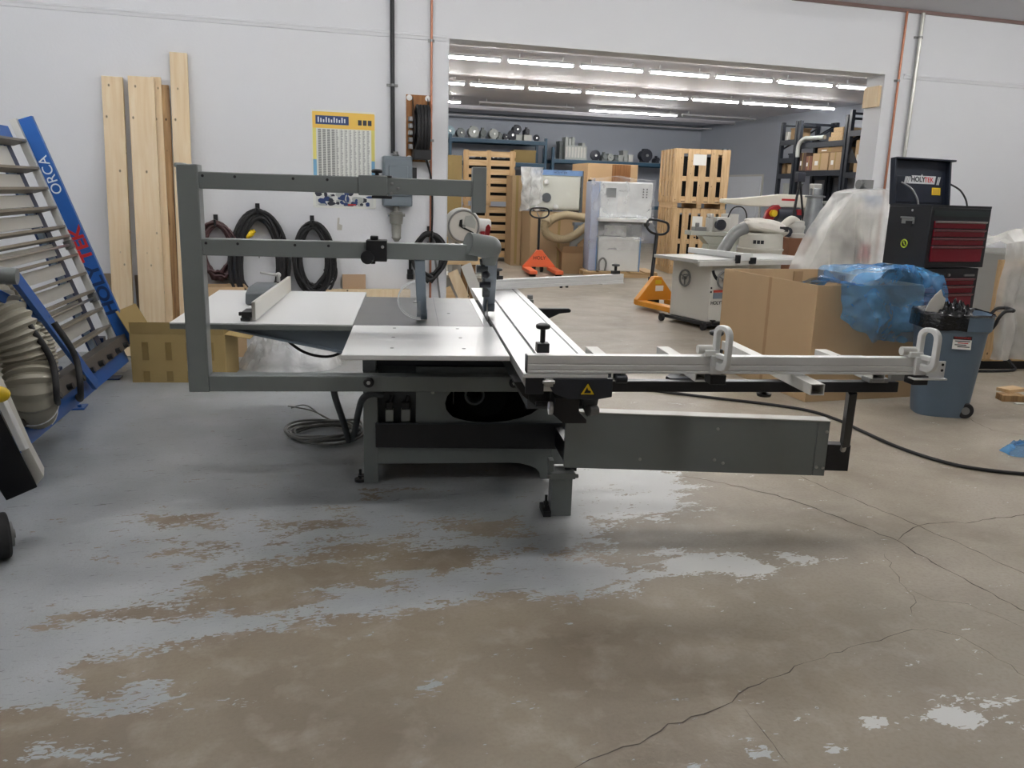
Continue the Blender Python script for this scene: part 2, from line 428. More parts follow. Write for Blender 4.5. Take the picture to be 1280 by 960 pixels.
m = bpy.data.materials.new('worn_painted_concrete'); m.use_nodes = True
nt = m.node_tree; bs = nt.nodes['Principled BSDF']; L = nt.links.new
tc = nt.nodes.new('ShaderNodeTexCoord')
def nz(scale, detail=6, dist=0, st=(1, 1, 1), rot=0):
    mp = nt.nodes.new('ShaderNodeMapping'); mp.inputs['Scale'].default_value = st; mp.inputs['Rotation'].default_value = (0, 0, rot)
    n = nt.nodes.new('ShaderNodeTexNoise'); n.inputs['Scale'].default_value = scale; n.inputs['Detail'].default_value = detail; n.inputs['Distortion'].default_value = dist
    L(tc.outputs['Object'], mp.inputs['Vector']); L(mp.outputs['Vector'], n.inputs['Vector']); return n.outputs['Fac']
def mth(op, a, b=None, c=None):
    n = nt.nodes.new('ShaderNodeMath'); n.operation = op
    for i, v in enumerate((a, b, c)):
        if v is None: continue
        if hasattr(v, 'links'): L(v, n.inputs[i])
        else: n.inputs[i].default_value = v
    return n.outputs[0]
def mrange(v, a, b, c=0, d=1):
    n = nt.nodes.new('ShaderNodeMapRange'); n.inputs['From Min'].default_value = a; n.inputs['From Max'].default_value = b; n.inputs['To Min'].default_value = c; n.inputs['To Max'].default_value = d
    L(v, n.inputs['Value']); return n.outputs['Result']
def mixc(f, a, b):
    n = nt.nodes.new('ShaderNodeMix'); n.data_type = 'RGBA'
    for i, v in ((0, f), (6, a), (7, b)):
        if hasattr(v, 'links'): L(v, n.inputs[i])
        else: n.inputs[i].default_value = v
    return n.outputs[2]
an = nt.nodes.new('ShaderNodeAttribute'); an.attribute_name = 'paint'
edge = mth('ADD', mth('MULTIPLY', mth('SUBTRACT', nz(6, 9, .5, (1, 2.2, 1), -.25), .5), 3.6), mth('MULTIPLY', mth('SUBTRACT', nz(34, 10, .9, (1, 2.0, 1), -.3), .5), 3.4))
pf = mrange(mth('ADD', an.outputs['Fac'], edge), -.02, .10)
tan1, tan2, tan3 = rgb(143, 132, 114), rgb(114, 101, 83), rgb(166, 157, 143)
conc = mixc(mrange(nz(1.3, 7, .4), .35, .68), tan1, tan2)
sx_ = nt.nodes.new('ShaderNodeSeparateXYZ'); L(tc.outputs['Object'], sx_.inputs[0])
conc = mixc(mrange(mth('ADD', sx_.outputs['X'], mth('MULTIPLY', sx_.outputs['Y'], .35)), 1.4, 4.0, 0, .85), conc, mixc(mrange(nz(1.7, 7, .4), .35, .68), rgb(170, 162, 148), rgb(142, 133, 118)))
conc = mixc(mrange(nz(7, 8, .3), .5, .75, 0, .6), conc, tan3)
conc = mixc(mrange(nz(60, 6), .45, .8, 0, .35), conc, tan2)
pnt = mixc(mrange(nz(2.2, 6), .35, .7), rgb(168, 172, 174), rgb(148, 152, 154))
pnt = mixc(mrange(nz(40, 6, .5, (1, 2.5, 1), .3), .60, .70, 0, .5), pnt, rgb(120, 118, 112))
sc_ = mrange(nz(9, 8, 1.5, (1, 5, 1), .5), .66, .70, 0, .75)
pnt = mixc(sc_, pnt, rgb(96, 94, 90))
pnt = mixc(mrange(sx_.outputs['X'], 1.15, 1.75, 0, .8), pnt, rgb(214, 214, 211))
col = mixc(pf, conc, pnt)
L(col, bs.inputs['Base Color'])
L(mth('ADD', mth('MULTIPLY', nz(3, 5), .22), .36), bs.inputs['Roughness'])
bs.inputs['Specular IOR Level'].default_value = .4
bp = nt.nodes.new('ShaderNodeBump'); bp.inputs['Strength'].default_value = .12; bp.inputs['Distance'].default_value = .01
L(mth('ADD', nz(90, 4), mth('MULTIPLY', pf, .4)), bp.inputs['Height']); L(bp.outputs['Normal'], bs.inputs['Normal'])
me.materials.append(m)
floor = bpy.data.objects.new('floor', me); COL.objects.link(floor); struct(floor)

# cracks in the slab: thin dark ribbons lying in the floor
m_crack = mat('crack_dark', rgb(78, 70, 62), .9)
def crack(px, w0, rnd=.012, seed=1):
    rs = random.Random(seed); P = [onz(*p) for p in px]; pts = []
    for a, b in zip(P, P[1:]):
        n = max(2, int((b-a).length/.045)); d = (b-a).normalized(); s = V((-d.y, d.x, 0))
        for i in range(n): pts.append(a+(b-a)*(i/n) + (s*rs.uniform(-rnd, rnd) if i else V()))
    pts.append(P[-1]); b = MB(); prev = None
    for i, p in enumerate(pts):
        t = (pts[min(i+1, len(pts)-1)]-pts[max(i-1, 0)]).normalized(); s = V((-t.y, t.x, 0)); ww = w0*.72*rs.uniform(.3, 1.0)
        if i in (0, len(pts)-1): ww *= .2
        c = (b.bm.verts.new(V((p.x, p.y, .0012))+s*ww), b.bm.verts.new(V((p.x, p.y, .0012))-s*ww))
        if prev: b._face([prev[0], c[0], c[1], prev[1]])
        prev = c
    return b.build('crack', m_crack, floor)
crack([(830, 591), (905, 604), (960, 617), (1010, 632), (1060, 652), (1122, 676), (1165, 703), (1215, 730), (1300, 775)], .006, seed=3)
crack([(1000, 595), (1045, 615), (1085, 632), (1125, 647), (1150, 658), (1210, 685), (1290, 722)], .005, seed=4)
crack([(1122, 676), (1136, 664), (1150, 657), (1175, 654), (1215, 653), (1255, 647), (1300, 640)], .005, seed=5)
crack([(716, 962), (760, 942), (800, 930), (835, 905), (880, 893), (915, 878), (935, 860), (975, 845), (1005, 829)], .0045, seed=6)
crack([(1005, 829), (1060, 810), (1110, 796), (1140, 787), (1160, 786)], .0025, seed=7)
crack([(1105, 692), (1118, 715), (1132, 735), (1142, 745), (1140, 768)], .0022, seed=8)
crack([(1160, 786), (1200, 795), (1235, 815), (1290, 850)], .0025, seed=9)
crack([(1132, 735), (1165, 750), (1210, 755), (1290, 790)], .002, seed=10)
crack([(1190, 555-40), (1205, 520), (1240, 538), (1290, 545)], .004, seed=12)
crack([(930, 905-20), (985, 955)], .0025, .003, seed=13)['label'] = 'pale scratch'
struct(MB().box(OX0, OX1, WALL+.0, WALL+.012, .0005, .0012).build('trim_5', mat('pale_joint_line', rgb(176, 172, 164), .8)))

# ------------------------------------------------------------------ lamps
m_tube = mat('lit_tube', (1, 1, 1, 1), .5, emit=(1.0, .985, .96, 1), estr=LAMP)
m_tubef = mat('lit_tube_front', (1, 1, 1, 1), .5, emit=(1.0, .985, .97, 1), estr=LAMPF)
m_fix = mat('lamp_housing', rgb(205, 206, 208), .4)
def lamp(x0, y, ln, z, label, group, mt, lit=True, proto={}):
    key = (round(ln, 2), mt.name, lit)
    if key in proto: return dup(proto[key], (x0, y, z), 0, label, group)
    t = thing('strip_light', label, 'strip light', (x0, y, z), 0, group)
    MB().prism([(-.085, -.118), (-.03, -.098), (-.026, -.075), (.026, -.075), (.03, -.098), (.085, -.118), (.085, -.122), (.02, -.104), (-.02, -.104), (-.085, -.122)], 'x', 0, ln).build('lamp_housing', m_fix, t, smooth=False)
    for a in (.2, ln-.22): MB().box(a, a+.02, -.01, .01, -.076, .0).build('lamp_hanger', m_fix, t)
    for a in (0.004, ln-.024): MB().box(a, a+.02, -.018, .018, -.155, -.104).build('lamp_holder', m_fix, t)
    if lit: MB().cyl((.024, 0, -.142), (ln-.024, 0, -.142), .019, n=10).build('lamp_tube', mt, t)
    proto[key] = t
    return t
ORD = ['first', 'second', 'third', 'fourth', 'fifth', 'sixth', 'seventh', 'eighth', 'ninth', 'tenth']
for k in range(8):
    lamp(1.37+1.385*k+.0, 15.15, 1.25, CE_B, ('lit white strip light in the front row on the store ceiling, %s from the left' % ORD[k-1]) if k else 'lit white strip light beyond the left edge of the opening, front row', 'strip lights in the front row on the store ceiling', m_tube)
for k in range(8):
    lamp(2.90+1.36*k, 18.75, 1.25, CE_B, 'lit white strip light in the middle row on the store ceiling, %s from the left' % ORD[k], 'strip lights in the middle row on the store ceiling', m_tube)
lamp(8.55, 22.6, 2.7, CE_B, 'long lit strip light in the farthest row over the blue shelving', 'strip lights in the farthest row', m_tube)
lamp(2.2, 22.6, 2.7, CE_B, 'lit strip light in the farthest row at the left edge of the opening', 'strip lights in the farthest row', m_tube)
lamp(5.4, 22.6, 2.7, CE_B, 'unlit strip light between the two lit ones in the farthest row', 'strip lights in the farthest row', m_tube, lit=False)
lamp(11.4, 22.6, 2.4, CE_B, 'unlit strip light at the right end of the farthest row', 'strip lights in the farthest row', m_tube, lit=False)
for yy, nm in ((11.4, 'just behind the opening'),):
    for k in range(7): lamp(.4+1.8*k, yy, 1.25, CE_B, 'strip light on the store ceiling ' + nm, 'strip lights above the opening', m_tube)
for yy, n_, st_ in FROWS:
    for k in range(n_): lamp(-3.6+st_*k, yy, 1.25, CE_F, 'strip light on the workshop ceiling', 'strip lights on the workshop ceiling', m_tubef)
# pipe runs and beams on the store ceiling
struct(MB().box(BX0, BX1, 24.6, 24.75, CE_B-.10, CE_B).build('beam_rear', m_ceilb))
tag(MB().tube([(BX0, 25.9, CE_B-.16), (BX1-.1, 25.9, CE_B-.16)], .02).build('ceiling_conduit', m_fix), 'thin pale conduit along the store ceiling near the rear wall', 'conduit')

# pipes and conduit on the workshop wall
def pipe(name, x0, z0, x1, z1, r, mm, label, cat, clips):
    t = thing(name, label, cat, (x0, WALL-.005, z0))
    MB().cyl((0, -r-.012, 0), (x1-x0, -r-.012, z1-z0), r, n=12).build('pipe', mm, t)
    for q in clips:
        x = (x1-x0)*q; z = (z1-z0)*q
        MB().prism([(x-r*2.6, -.012), (x+r*2.6, -.012), (x+r*2.6, 0.004), (x-r*2.6, .004)], 'z', z-.012, z+.012).lathe([(r*1.15, -.012), (r*1.25, 0), (r*1.15, .012)], (x, -r-.012, z), n=12).build('pipe_clip', M['zinc'], t)
    return t
a = ony(490.5, 190, WALL); b = ony(493, 0, WALL)
pipe('black_conduit', a.x, 1.94, a.x-.005, CE_F, .021, M['black'], 'black conduit running down the white wall to the grey switch box', 'conduit', (.35, .8))
pipe('copper_pipe', 1.545, .02, 1.535, CE_F, .012, M['copper'], 'thin copper pipe down the wall beside the brown hose board', 'pipe', (.28, .55, .8))
pipe('copper_pipe', 6.985, .02, 6.985, CE_F-.03, .014, M['copper'], 'copper pipe on the wall right of the opening', 'pipe', (.4, .8))
pipe('galvanised_conduit', 7.20, .02, 7.20, CE_F-.03, .022, M['conduit'], 'pale galvanised conduit rising behind the raised tool chest lid', 'conduit', (.5, .93))
# pine block fixed in the top right corner of the opening
q = onx(1083, 103, OX1); tag(MB().box(OX1-.035, OX1-.001, WALL+.03, WALL+.29, 2.70, 2.93).build('pine_block', M['pine']), 'small pale pine block screwed to the top right jamb of the opening', 'wood block')

# ================================================================== THE PANEL SAW
SA = radians(-9.0)
SO = onz(455, 604)
saw = thing('sliding_table_saw', 'large grey sliding table panel saw with overhead arms in the middle of the floor', 'panel saw', SO, SA)
def P(name, b, m, par=None, bevel=0.003, smooth=True): return b.build(name, m, par or saw, bevel=bevel, smooth=smooth)
def ring_in_rect(poly, x0, x1, z0, z1, y0, y1, n=44):
    cx = sum(p[0] for p in poly)/len(poly); cz = sum(p[1] for p in poly)/len(poly)
    an = [2*pi*i/n for i in range(n)] + [math.atan2(z-cz, x-cx) % (2*pi) for x in (x0, x1) for z in (z0, z1)]
    an.sort(); inn, out = [], []
    for a in an:
        c, s = cos(a), sin(a); tb = 0
        for i in range(len(poly)):
            ax, az = poly[i]; bx, bz = poly[(i+1) % len(poly)]; ex, ez = bx-ax, bz-az
            d = c*ez - s*ex
            if abs(d) < 1e-9: continue
            t = ((ax-cx)*ez-(az-cz)*ex)/d; q = ((ax-cx)*s-(az-cz)*c)/d
            if t > 0 and -1e-6 <= q <= 1+1e-6: tb = max(tb, t)
        inn.append((cx+c*tb, cz+s*tb))
        tt = min([(x1-cx)/c if c > 1e-9 else (x0-cx)/c if c < -1e-9 else 9, (z1-cz)/s if s > 1e-9 else (z0-cz)/s if s < -1e-9 else 9])
        out.append((cx+c*tt, cz+s*tt))
    return MB().ringplate(out, inn, 'y', y0, y1)

# --- base cabinet
lg = P('leg', MB().box(0, .078, 0, .07, 0, .64), M['grey'])
P('leg', MB().box(0, .078, 1.0, 1.07, 0, .64), M['grey'])
P('leg', MB().box(.96, 1.03, 1.0, 1.07, 0, .64), M['grey'])
for x, y in ((-.022, .035), (-.022, 1.03)):
    P('levelling_foot', MB().cyl((x, y, 0), (x, y, .016), .032, n=16).cyl((x, y, .016), (x, y, .07), .008, n=10).box(x-.012, .0, y-.02, y+.02, .03, .038), M['black'], bevel=0)
ap = [(.078, .212), (1.045, .212), (1.045, .012), (.992, .012), (.985, .05), (.965, .075), (.93, .092), (.88, .106), (.82, .112), (.078, .112)]
P('apron', MB().prism(ap, 'y', 0, .025), M['grey'], bevel=.002)
P('side_panel', MB().box(.004, .014, .07, 1.0, .11, .80), M['grey_dk'])
P('side_panel', MB().box(1.02, 1.035, .07, 1.0, .0, .80), M['grey_dk'])
P('back_panel', MB().box(.014, 1.02, 1.0, 1.012, .11, .80), M['void'])
P('base_shade_plate', MB().box(.014, 1.02, .03, 1.0, .10, .112), M['void'])  # near-black plate stands in for the deep shadow under the cabinet
oval = [(.443, .44), (.447, .48), (.47, .52), (.52, .55), (.60, .565), (.80, .57), (1.0, .572), (1.052, .565), (1.048, .53), (1.03, .49), (.985, .435), (.93, .395), (.86, .366), (.78, .35), (.70, .344), (.62, .345), (.55, .355), (.49, .375), (.46, .40)]
P('front_panel', ring_in_rect(oval, .285, 1.10, .30, .66, .012, .020), M['grey'], bevel=0)
P('bolt', MB().lathe([(.010, 0), (.010, .004), (.005, .008)], (.375, .012, .517), (0, -1, 0), 12), M['steel'], bevel=0)
pr_ = MB(); pr_.tube([(.618+.052*cos(2*pi*i/24), .16, .463+.052*sin(2*pi*i/24)) for i in range(24)], .006, closed=True); pr_.cyl((.618, .17, .463), (.618, .4, .463), .05, n=24, cap=False)
P('dust_outlet', pr_, M['motor'], bevel=0)
P('inner_guide', MB().box(.497, .503, .2, .22, .40, .49), M['zinc'])
P('saw_unit', MB().box(.55, .95, .45, .8, .2, .72).cyl((.7, .3, .42), (.7, .45, .42), .12), M['void'])
P('recess_panel', MB().box(.07, .285, .11, .12, .11, .66), M['grey_dk'])
for x, w_ in ((.118, .045), (.205, .05)):
    c = P('terminal_box', MB().box(x, x+w_, .03, .08, .345, .40+w_*.3), M['motor_l'], bevel=.004)
    P('terminal_cap', MB().box(x+.004, x+w_-.004, .028, .07, .40+w_*.3, .455).cyl((x+w_*.5, .05, .44), (x+w_*.5+.015, .06, .49), .012), M['black'], c)
P('lower_cover', MB().prism([(.066, .213), (1.13, .196), (1.13, .345), (.066, .352)], 'y', -.022, -.002), M['blackmetal'])
P('cover_rail', MB().box(.066, 1.13, -.027, -.02, .346, .353), M['navy'], bevel=.001)
P('table_support', MB().box(.0, .90, .06, 1.2, .655, .80), M['navy'])
P('table_support', MB().box(.0, .07, -.02, .07, .64, .80), M['grey_dk'])
for x in (.17, .50): P('support_bracket', MB().box(x-.03, x+.03, -.62, .05, .835, .855).box(x-.02, x+.02, .0, .05, .70, .84), M['grey_dk'])
# --- tables
ct = P('cast_iron_table', MB().box(-.054, .652, .05, 1.25, .842, .88).box(-.03, .64, .07, 1.23, .79, .842), M['cast'], bevel=.002)
P('table_seam', MB().box(.405, .408, .052, 1.248, .8795, .8804), M['grey_dk'], ct, bevel=0)
P('table_hole', MB().cyl((.48, .52, .879), (.48, .52, .8806), .010, n=14), M['void'], ct, bevel=0)
P('edge_strip', MB().box(.653, .688, .05, 1.25, .835, .879), M['alu_y'], bevel=.002)
P('blade_slot', MB().box(.688, .711, .05, 1.25, .82, .868), M['void'], bevel=0)
ri = [(.30, .86), (.98, .86), (.95, .93), (.90, .975), (.83, .998), (.75, 1.0), (.62, .97), (.50, .925)]
P('riving_knife', MB().prism([(y, z) for y, z in ((.34, .85), (.52, .85), (.50, .96), (.46, 1.03), (.40, 1.05), (.36, .97))], 'x', .697, .701), M['steel'], bevel=0)
ft = P('extension_table', MB().box(-.05, .70, -.775, .046, .856, .88), M['white'], bevel=.004)
for x in (.17, .503):
    for y in (-.04, -.32, -.605): P('screw_head', MB().cyl((x, y, .8795), (x, y, .8812), .009, n=14), M['zinc'], ft, bevel=0)
lt = P('extension_table', MB().prism([(-1.0, .062), (-.056, .055), (-.056, 1.5), (-1.06, 1.5)], 'z', .872, .8805), M['white'], bevel=.0015)
P('edge_band', MB().prism([(-1.0, .062), (-.056, .055), (-.056, 1.5), (-1.06, 1.5)], 'z', .846, .8715), M['grey'], lt, bevel=.001)
P('support_bracket', MB().prism([(-.76, .846), (-.056, .846), (-.056, .70), (-.12, .706), (-.20, .73)], 'y', .12, .128).prism([(-.76, .846), (-.70, .846), (-.05, .712), (-.05, .70)], 'y', .095, .128), M['slate'], bevel=.001)
P('support_bracket', MB().prism([(-.76, .846), (-.056, .846), (-.056, .70), (-.20, .73)], 'y', 1.2, 1.208), M['slate'], bevel=.001)
# --- rip fence
rf = P('rip_fence', MB().prism([(.13, .886), (1.48, .886), (1.48, .985), (.13, .985)], 'x', -.592, -.572).box(-.60, -.571, .13, 1.48, .884, .892), mat('pale_aluminium', rgb(205, 203, 196), .4, .3), bevel=.002)
P('fence_head', MB().prism([(.72, .886), (1.18, .886), (1.16, .965), (1.08, .985), (.82, .985), (.74, .96)], 'x', -.74, -.595), M['grey_dk'], rf, bevel=.012)
P('fence_lever', MB().cyl((-.60, 1.12, .985), (-.60, 1.12, 1.03), .012).cyl((-.60, 1.12, 1.028), (-.70, 1.05, 1.05), .010, .007).ball((-.60, 1.12, 1.03), .018), M['steel'], rf, bevel=0)
P('fence_carriage', MB().box(-.645, -.592, .12, .26, .90, .932).box(-.65, -.60, .115, .15, .884, .90).box(-.66, -.645, .125, .15, .91, .93), M['black'], rf)
# --- overhead guard support
arms = P('post', MB().box(-.875, -.772, -.12, -.03, .548, 1.685).box(-.885, -.84, -.11, -.04, 1.668, 1.69), M['grey'], bevel=.006)
P('base_beam', MB().box(-.772, .855, -.12, -.035, .552, .637), M['grey'], bevel=.006)
for x in (.037, .806):
    k = P('clamp_knob', MB().lathe([(.024, 0), (.027, .004), (.027, .018), (.022, .024), (.014, .024)], (x, -.12, .606), (0, -1, 0), 20), M['black'], bevel=0)
    P('bolt', MB().lathe([(.011, 0), (.011, .006), (.006, .009)], (x, -.142, .606), (0, -1, 0), 6), M['steel'], k, bevel=0)
up = P('upper_arm', MB().box(-.772, .564, -.115, -.035, 1.570, 1.652), M['grey'], bevel=.005)
P('arm_sleeve', MB().box(-.005, .138, -.124, -.026, 1.562, 1.660), M['grey'], up, bevel=.004)
P('arm_knob', MB().lathe([(.010, 0), (.010, .012), (.026, .014), (.028, .022), (.024, .03), (.010, .032)], (.085, -.075, 1.66), n=18), M['black'], up, bevel=0)
P('clamp_strip', MB().box(.06, .16, -.12, -.03, 1.652, 1.662).box(.06, .16, -.12, -.03, 1.548, 1.562), M['black'], up)
mid = P('middle_arm', MB().box(-.772, .60, -.115, -.035, 1.247, 1.330), M['grey'], bevel=.005)
for arm, z in ((up, 1.632), (mid, 1.308)):
    for x in (-.752, -.60, -.322, -.157): P('screw_head', MB().cyl((x, -.1165, z), (x, -.112, z), .007, n=12), M['black'], arm, bevel=0)
for x, z in ((.16, 1.622), (.19, 1.60), (.158, 1.575)): P('screw_head', MB().lathe([(.008, 0), (.008, .004), (.004, .006)], (x, -.115, z), (0, -1, 0), 12), M['zinc'], up, bevel=0)
P('end_plate', MB().box(.563, .634, -.125, -.03, 1.492, 1.718), M['grey'], bevel=.004)
cb_ = P('clamp_block', MB().box(.030, .135, -.135, -.02, 1.236, 1.342).box(.05, .09, -.1, -.05, 1.342, 1.362).box(.05, .075, -.1, -.07, 1.22, 1.236), M['black'], mid, bevel=.004)
P('clamp_knob', MB().lathe([(.010, 0), (.010, .012), (.032, .014), (.035, .022), (.033, .03), (.014, .034)], (.038, -.135, 1.258), (0, -1, 0), 20), M['black'], mid, bevel=0)
P('bolt', MB().lathe([(.008, 0), (.008, .004), (.004, .006)], (.113, -.135, 1.31), (0, -1, 0), 12), M['steel'], mid, bevel=0)
dp = MB().cyl((.545, -.12, 1.338), (.665, -.07, 1.315), .056, .060, n=24, cap=False)
dp.lathe([(.056, 0), (.050, 0), (.048, .05)], (.545, -.12, 1.338), (.92, .385, -.18), 24)
dp.ball((.665, -.07, 1.315), .060, 20); dp.cyl((.665, -.07, 1.315), (.665, -.05, 1.23), .058, .036, n=20)
P('dust_hood', dp, M['grey'], bevel=0)
P('hood_mouth', MB().cyl((.553, -.117, 1.337), (.556, -.116, 1.3365), .051, n=24), M['void'], bevel=0)
P('red_lever', MB().prism([(.635, 1.372), (.66, 1.372), (.668, 1.42), (.655, 1.435), (.642, 1.42)], 'y', -.06, -.04), M['red'], bevel=.004)
lk = P('guard_link', MB().beam((.672, -.06, 1.25), (.716, .46, .955), .066, .034, (0, -1, 0)).cyl((.683, .47, .94), (.749, .47, .94), .038, n=18), M['slate'], bevel=.004)
P('guard_link', MB().beam((.628, -.06, 1.25), (.684, .30, 1.03), .03, .02, (0, -1, 0)).cyl((.60, -.02, 1.20), (.66, -.02, 1.20), .022).cyl((.66, .28, 1.04), (.70, .28, 1.04), .028), M['grey_dk'], bevel=.003)
P('link_rod', MB().cyl((.655, -.07, 1.25), (.704, .40, .975), .006), M['steel'], lk, bevel=0)
P('link_clamp', MB().ball((.65, -.03, 1.17), .022, 10).cyl((.63, .12, 1.10), (.69, .12, 1.10), .016), M['navy'], bevel=0)
l2 = P('guard_link', MB().beam((.300, -.08, 1.25), (.318, .24, .925), .054, .032, (0, -1, 0)).cyl((.288, .25, .915), (.348, .25, .915), .032, n=18), M['slate'], bevel=.004)
gd = MB(); R1 = .13
half = [(.31+.125*cos(a), 1.005+.105*sin(a)) for a in [pi*.5+pi*i/18 for i in range(19)]]
for y in (.14, .20): gd.prism(half, 'y', y, y+.003)
P('blade_guard', gd, M['clear'], bevel=0, smooth=False)
rim = MB(); pv = None
for x, z in half:
    c = (rim.bm.verts.new((x, .14, z)), rim.bm.verts.new((x, .203, z)))
    if pv: rim._face([pv[0], c[0], c[1], pv[1]])
    pv = c
P('guard_rim', rim, mat('clear_rim', (.95, .96, .96, 1), .1, alpha=.5), bevel=0)
ra_ = MB()
for y in (.14, .203): ra_.tube([(x, y, z) for x, z in half], .0035, 6)
P('guard_edge', ra_, mat('clear_edge', (.95, .97, .98, 1), .08, alpha=.7, coat=.5), bevel=0)
P('guard_pin', MB().cyl((.27, .22, .985), (.32, .235, .985), .006), M['steel'], bevel=0)

# --- sliding table
sl = P('sliding_table', MB().prism([(.712, .842), (.735, .842), (.735, .80), (1.04, .80), (1.04, .842), (1.066, .842), (1.066, .88), (1.03, .88), (1.03, .877), (1.02, .877), (1.02, .88), (.832, .88), (.832, .868), (.818, .868), (.818, .88), (.712, .88)], 'y', -1.12, 1.88), M['alu_y'], bevel=.002, smooth=False)
P('groove', MB().box(.819, .831, -1.118, 1.878, .8685, .8695).box(1.0205, 1.0295, -1.118, 1.878, .8772, .8776), M['grey_dk'], sl, bevel=0)
P('slide_beam', MB().box(.76, 1.02, -.95, 1.85, .68, .80), M['grey_dk'], sl)
P('slide_end', MB().box(.714, 1.064, -1.15, -1.121, .864, .8795), M['white'], sl, bevel=.001)
P('slide_end_plate', MB().box(.724, .80, -1.136, -1.121, .792, .862), M['navy'], bevel=.002)
mp_ = P('mount_plate', MB().prism([(.80, .862), (1.085, .862), (1.085, .785), (1.03, .775), (.90, .775), (.84, .80)], 'y', -1.155, -1.122), M['navy'], bevel=.003)
ws = MB().prism([(.952, .797), (1.008, .797), (.98, .843)], 'y', -1.159, -1.1575)
w1 = P('warning_sticker', ws, M['yellow'], mp_, bevel=0)
w1['label'] = 'yellow triangular warning sticker'
P('sticker_symbol', MB().prism([(.965, .803), (.993, .803), (.993, .812), (.982, .815), (.977, .828), (.971, .815)], 'y', -1.1602, -1.159), M['ink'], mp_, bevel=0)
P('sticker_border', MB().prism([(.945, .793), (1.015, .793), (.98, .851)], 'y', -1.1574, -1.1555), M['ink'], mp_, bevel=0)
P('roller_housing', MB().prism([(.86, .765), (.965, .765), (.965, .70), (1.0, .665), (1.0, .65), (.90, .65), (.855, .69)], 'y', -1.08, -.98), M['blackmetal'], bevel=.003)
P('roller', MB().cyl((.838, -1.05, .71), (.856, -1.05, .71), .028, n=20), M['white'], bevel=.003)
P('roller', MB().cyl((1.01, -1.06, .70), (1.05, -1.04, .70), .022, n=18), M['zinc'], bevel=.003)
P('roller_bracket', MB().prism([(.70, .80), (.86, .80), (.86, .70), (.80, .69), (.74, .74)], 'y', -.95, -.80).cyl((.79, -1.0, .715), (.85, -1.0, .715), .012), M['black'], bevel=.002)
P('roller_bracket', MB().prism([(.99, .79), (1.075, .79), (1.06, .70), (1.02, .655), (1.0, .70)], 'y', -1.0, -.96), M['grey_dk'], bevel=.002)
P('slide_latch', MB().box(.80, .835, -1.16, -1.12, .828, .862).cyl((.79, -1.165, .85), (.84, -1.165, .85), .008), M['steel'])
P('push_handle', MB().prism([(1.06, .87), (1.28, .872), (1.295, .862), (1.29, .846), (1.22, .838), (1.14, .80), (1.06, .79)], 'y', .86, .905), M['blackmetal'], bevel=.006)
P('slide_lock', MB().box(1.066, 1.11, 1.30, 1.38, .82, .87).cyl((1.09, 1.34, .86), (1.09, 1.34, .90), .02), M['zinc'])
# --- crosscut fence at the near end
y0 = -1.15
prof = [(y0, .884), (y0, .893), (y0+.004, .896), (y0, .899), (y0, .918), (y0+.003, .921), (y0, .924), (y0, .958), (y0+.045, .958), (y0+.045, .884)]
cf = P('crosscut_fence', MB().prism(prof, 'x', .728, 2.51), M['alu'], bevel=.001, smooth=False)
P('fence_end_cap', MB().box(.722, .728, y0, y0+.045, .884, .958), M['grey_dk'], cf)
P('fence_end_plate', MB().box(2.47, 2.555, y0-.004, y0+.004, .872, .945).box(2.40, 2.555, y0-.03, y0+.02, .866, .874), M['alu'], cf)
for z in (.905, .93): P('plate_hole', MB().cyl((2.54, y0-.0055, z), (2.54, y0-.003, z), .006, n=12), M['void'], cf, bevel=0)
def flip_stop(x):
    o = rrect(-.055, .055, .905, 1.095, .045, 6); i = rrect(-.030, .030, .935, 1.075, .026, 6)
    q = Matrix.Translation((x, y0-.035, 0)) @ Matrix.Rotation(radians(14), 4, 'Z')
    f = MB().ringplate(o, i, 'x', -.012, .012, q).build('stop_handle', M['alu'], cf, bevel=.004)
    MB().box(x-.035, x+.012, y0-.02, y0-.001, .886, .965).box(x-.06, x-.0, y0-.012, y0+.05, .96, .985).box(-.012, .012, -.03, .03, .955, .975, q).build('stop_block', M['alu'], cf, bevel=.003)
    MB().cyl((x-.085, y0+.02, .985), (x-.01, y0+.02, .985), .019, n=18).build('stop_tube', M['white_dull'], cf)
    MB().box(x-.03, x+.04, y0-.01, y0+.06, .84, .88).build('stop_foot', M['blackmetal'], cf, bevel=.003)
flip_stop(1.53); flip_stop(2.44)
def holddown(x, y, z, par):
    b = MB().box(x-.026, x+.026, y-.026, y+.026, z, z+.04).cyl((x, y, z+.04), (x, y, z+.10), .011, n=12)
    b.lathe([(.010, 0), (.028, .004), (.031, .012), (.030, .02), (.016, .026)], (x, y, z+.095), n=18)
    return P('clamp_knob', b, M['black'], par, bevel=.003)
holddown(.80, y0+.09, .955, cf); holddown(1.56, y0+.12, .93, cf)
# --- outrigger table
def hollow(x, w_, ya, yb, z0, z1, m):
    o = [(x-w_/2, z0), (x+w_/2, z0), (x+w_/2, z1), (x-w_/2, z1)]; t = .004
    i = [(x-w_/2+t, z0+t), (x+w_/2-t, z0+t), (x+w_/2-t, z1-t), (x-w_/2+t, z1-t)]
    return MB().ringplate(o, i, 'y', ya, yb)
for x, ya, yb in ((1.135, -1.06, -.50), (1.50, -1.06, -.48), (1.905, -1.30, -.30), (2.31, -1.06, -.52)):
    P('outrigger_tube', hollow(x, .06, ya, yb, .829, .876, None), M['white_dull'], bevel=.0015, smooth=False)
P('outrigger_beam', MB().box(1.085, 2.43, -1.03, -.98, .776, .824), M['blackmetal'], bevel=.003)
P('outrigger_beam', MB().box(1.12, 2.40, -.56, -.52, .785, .826), M['alu'], bevel=.003)
P('outrigger_brace', MB().prism([(1.38, .828), (1.62, .828), (1.62, .80)], 'y', -.99, -.93).beam((1.4, -.95, .81), (1.62, -.6, .81), .05, .03), M['navy'], bevel=.002)
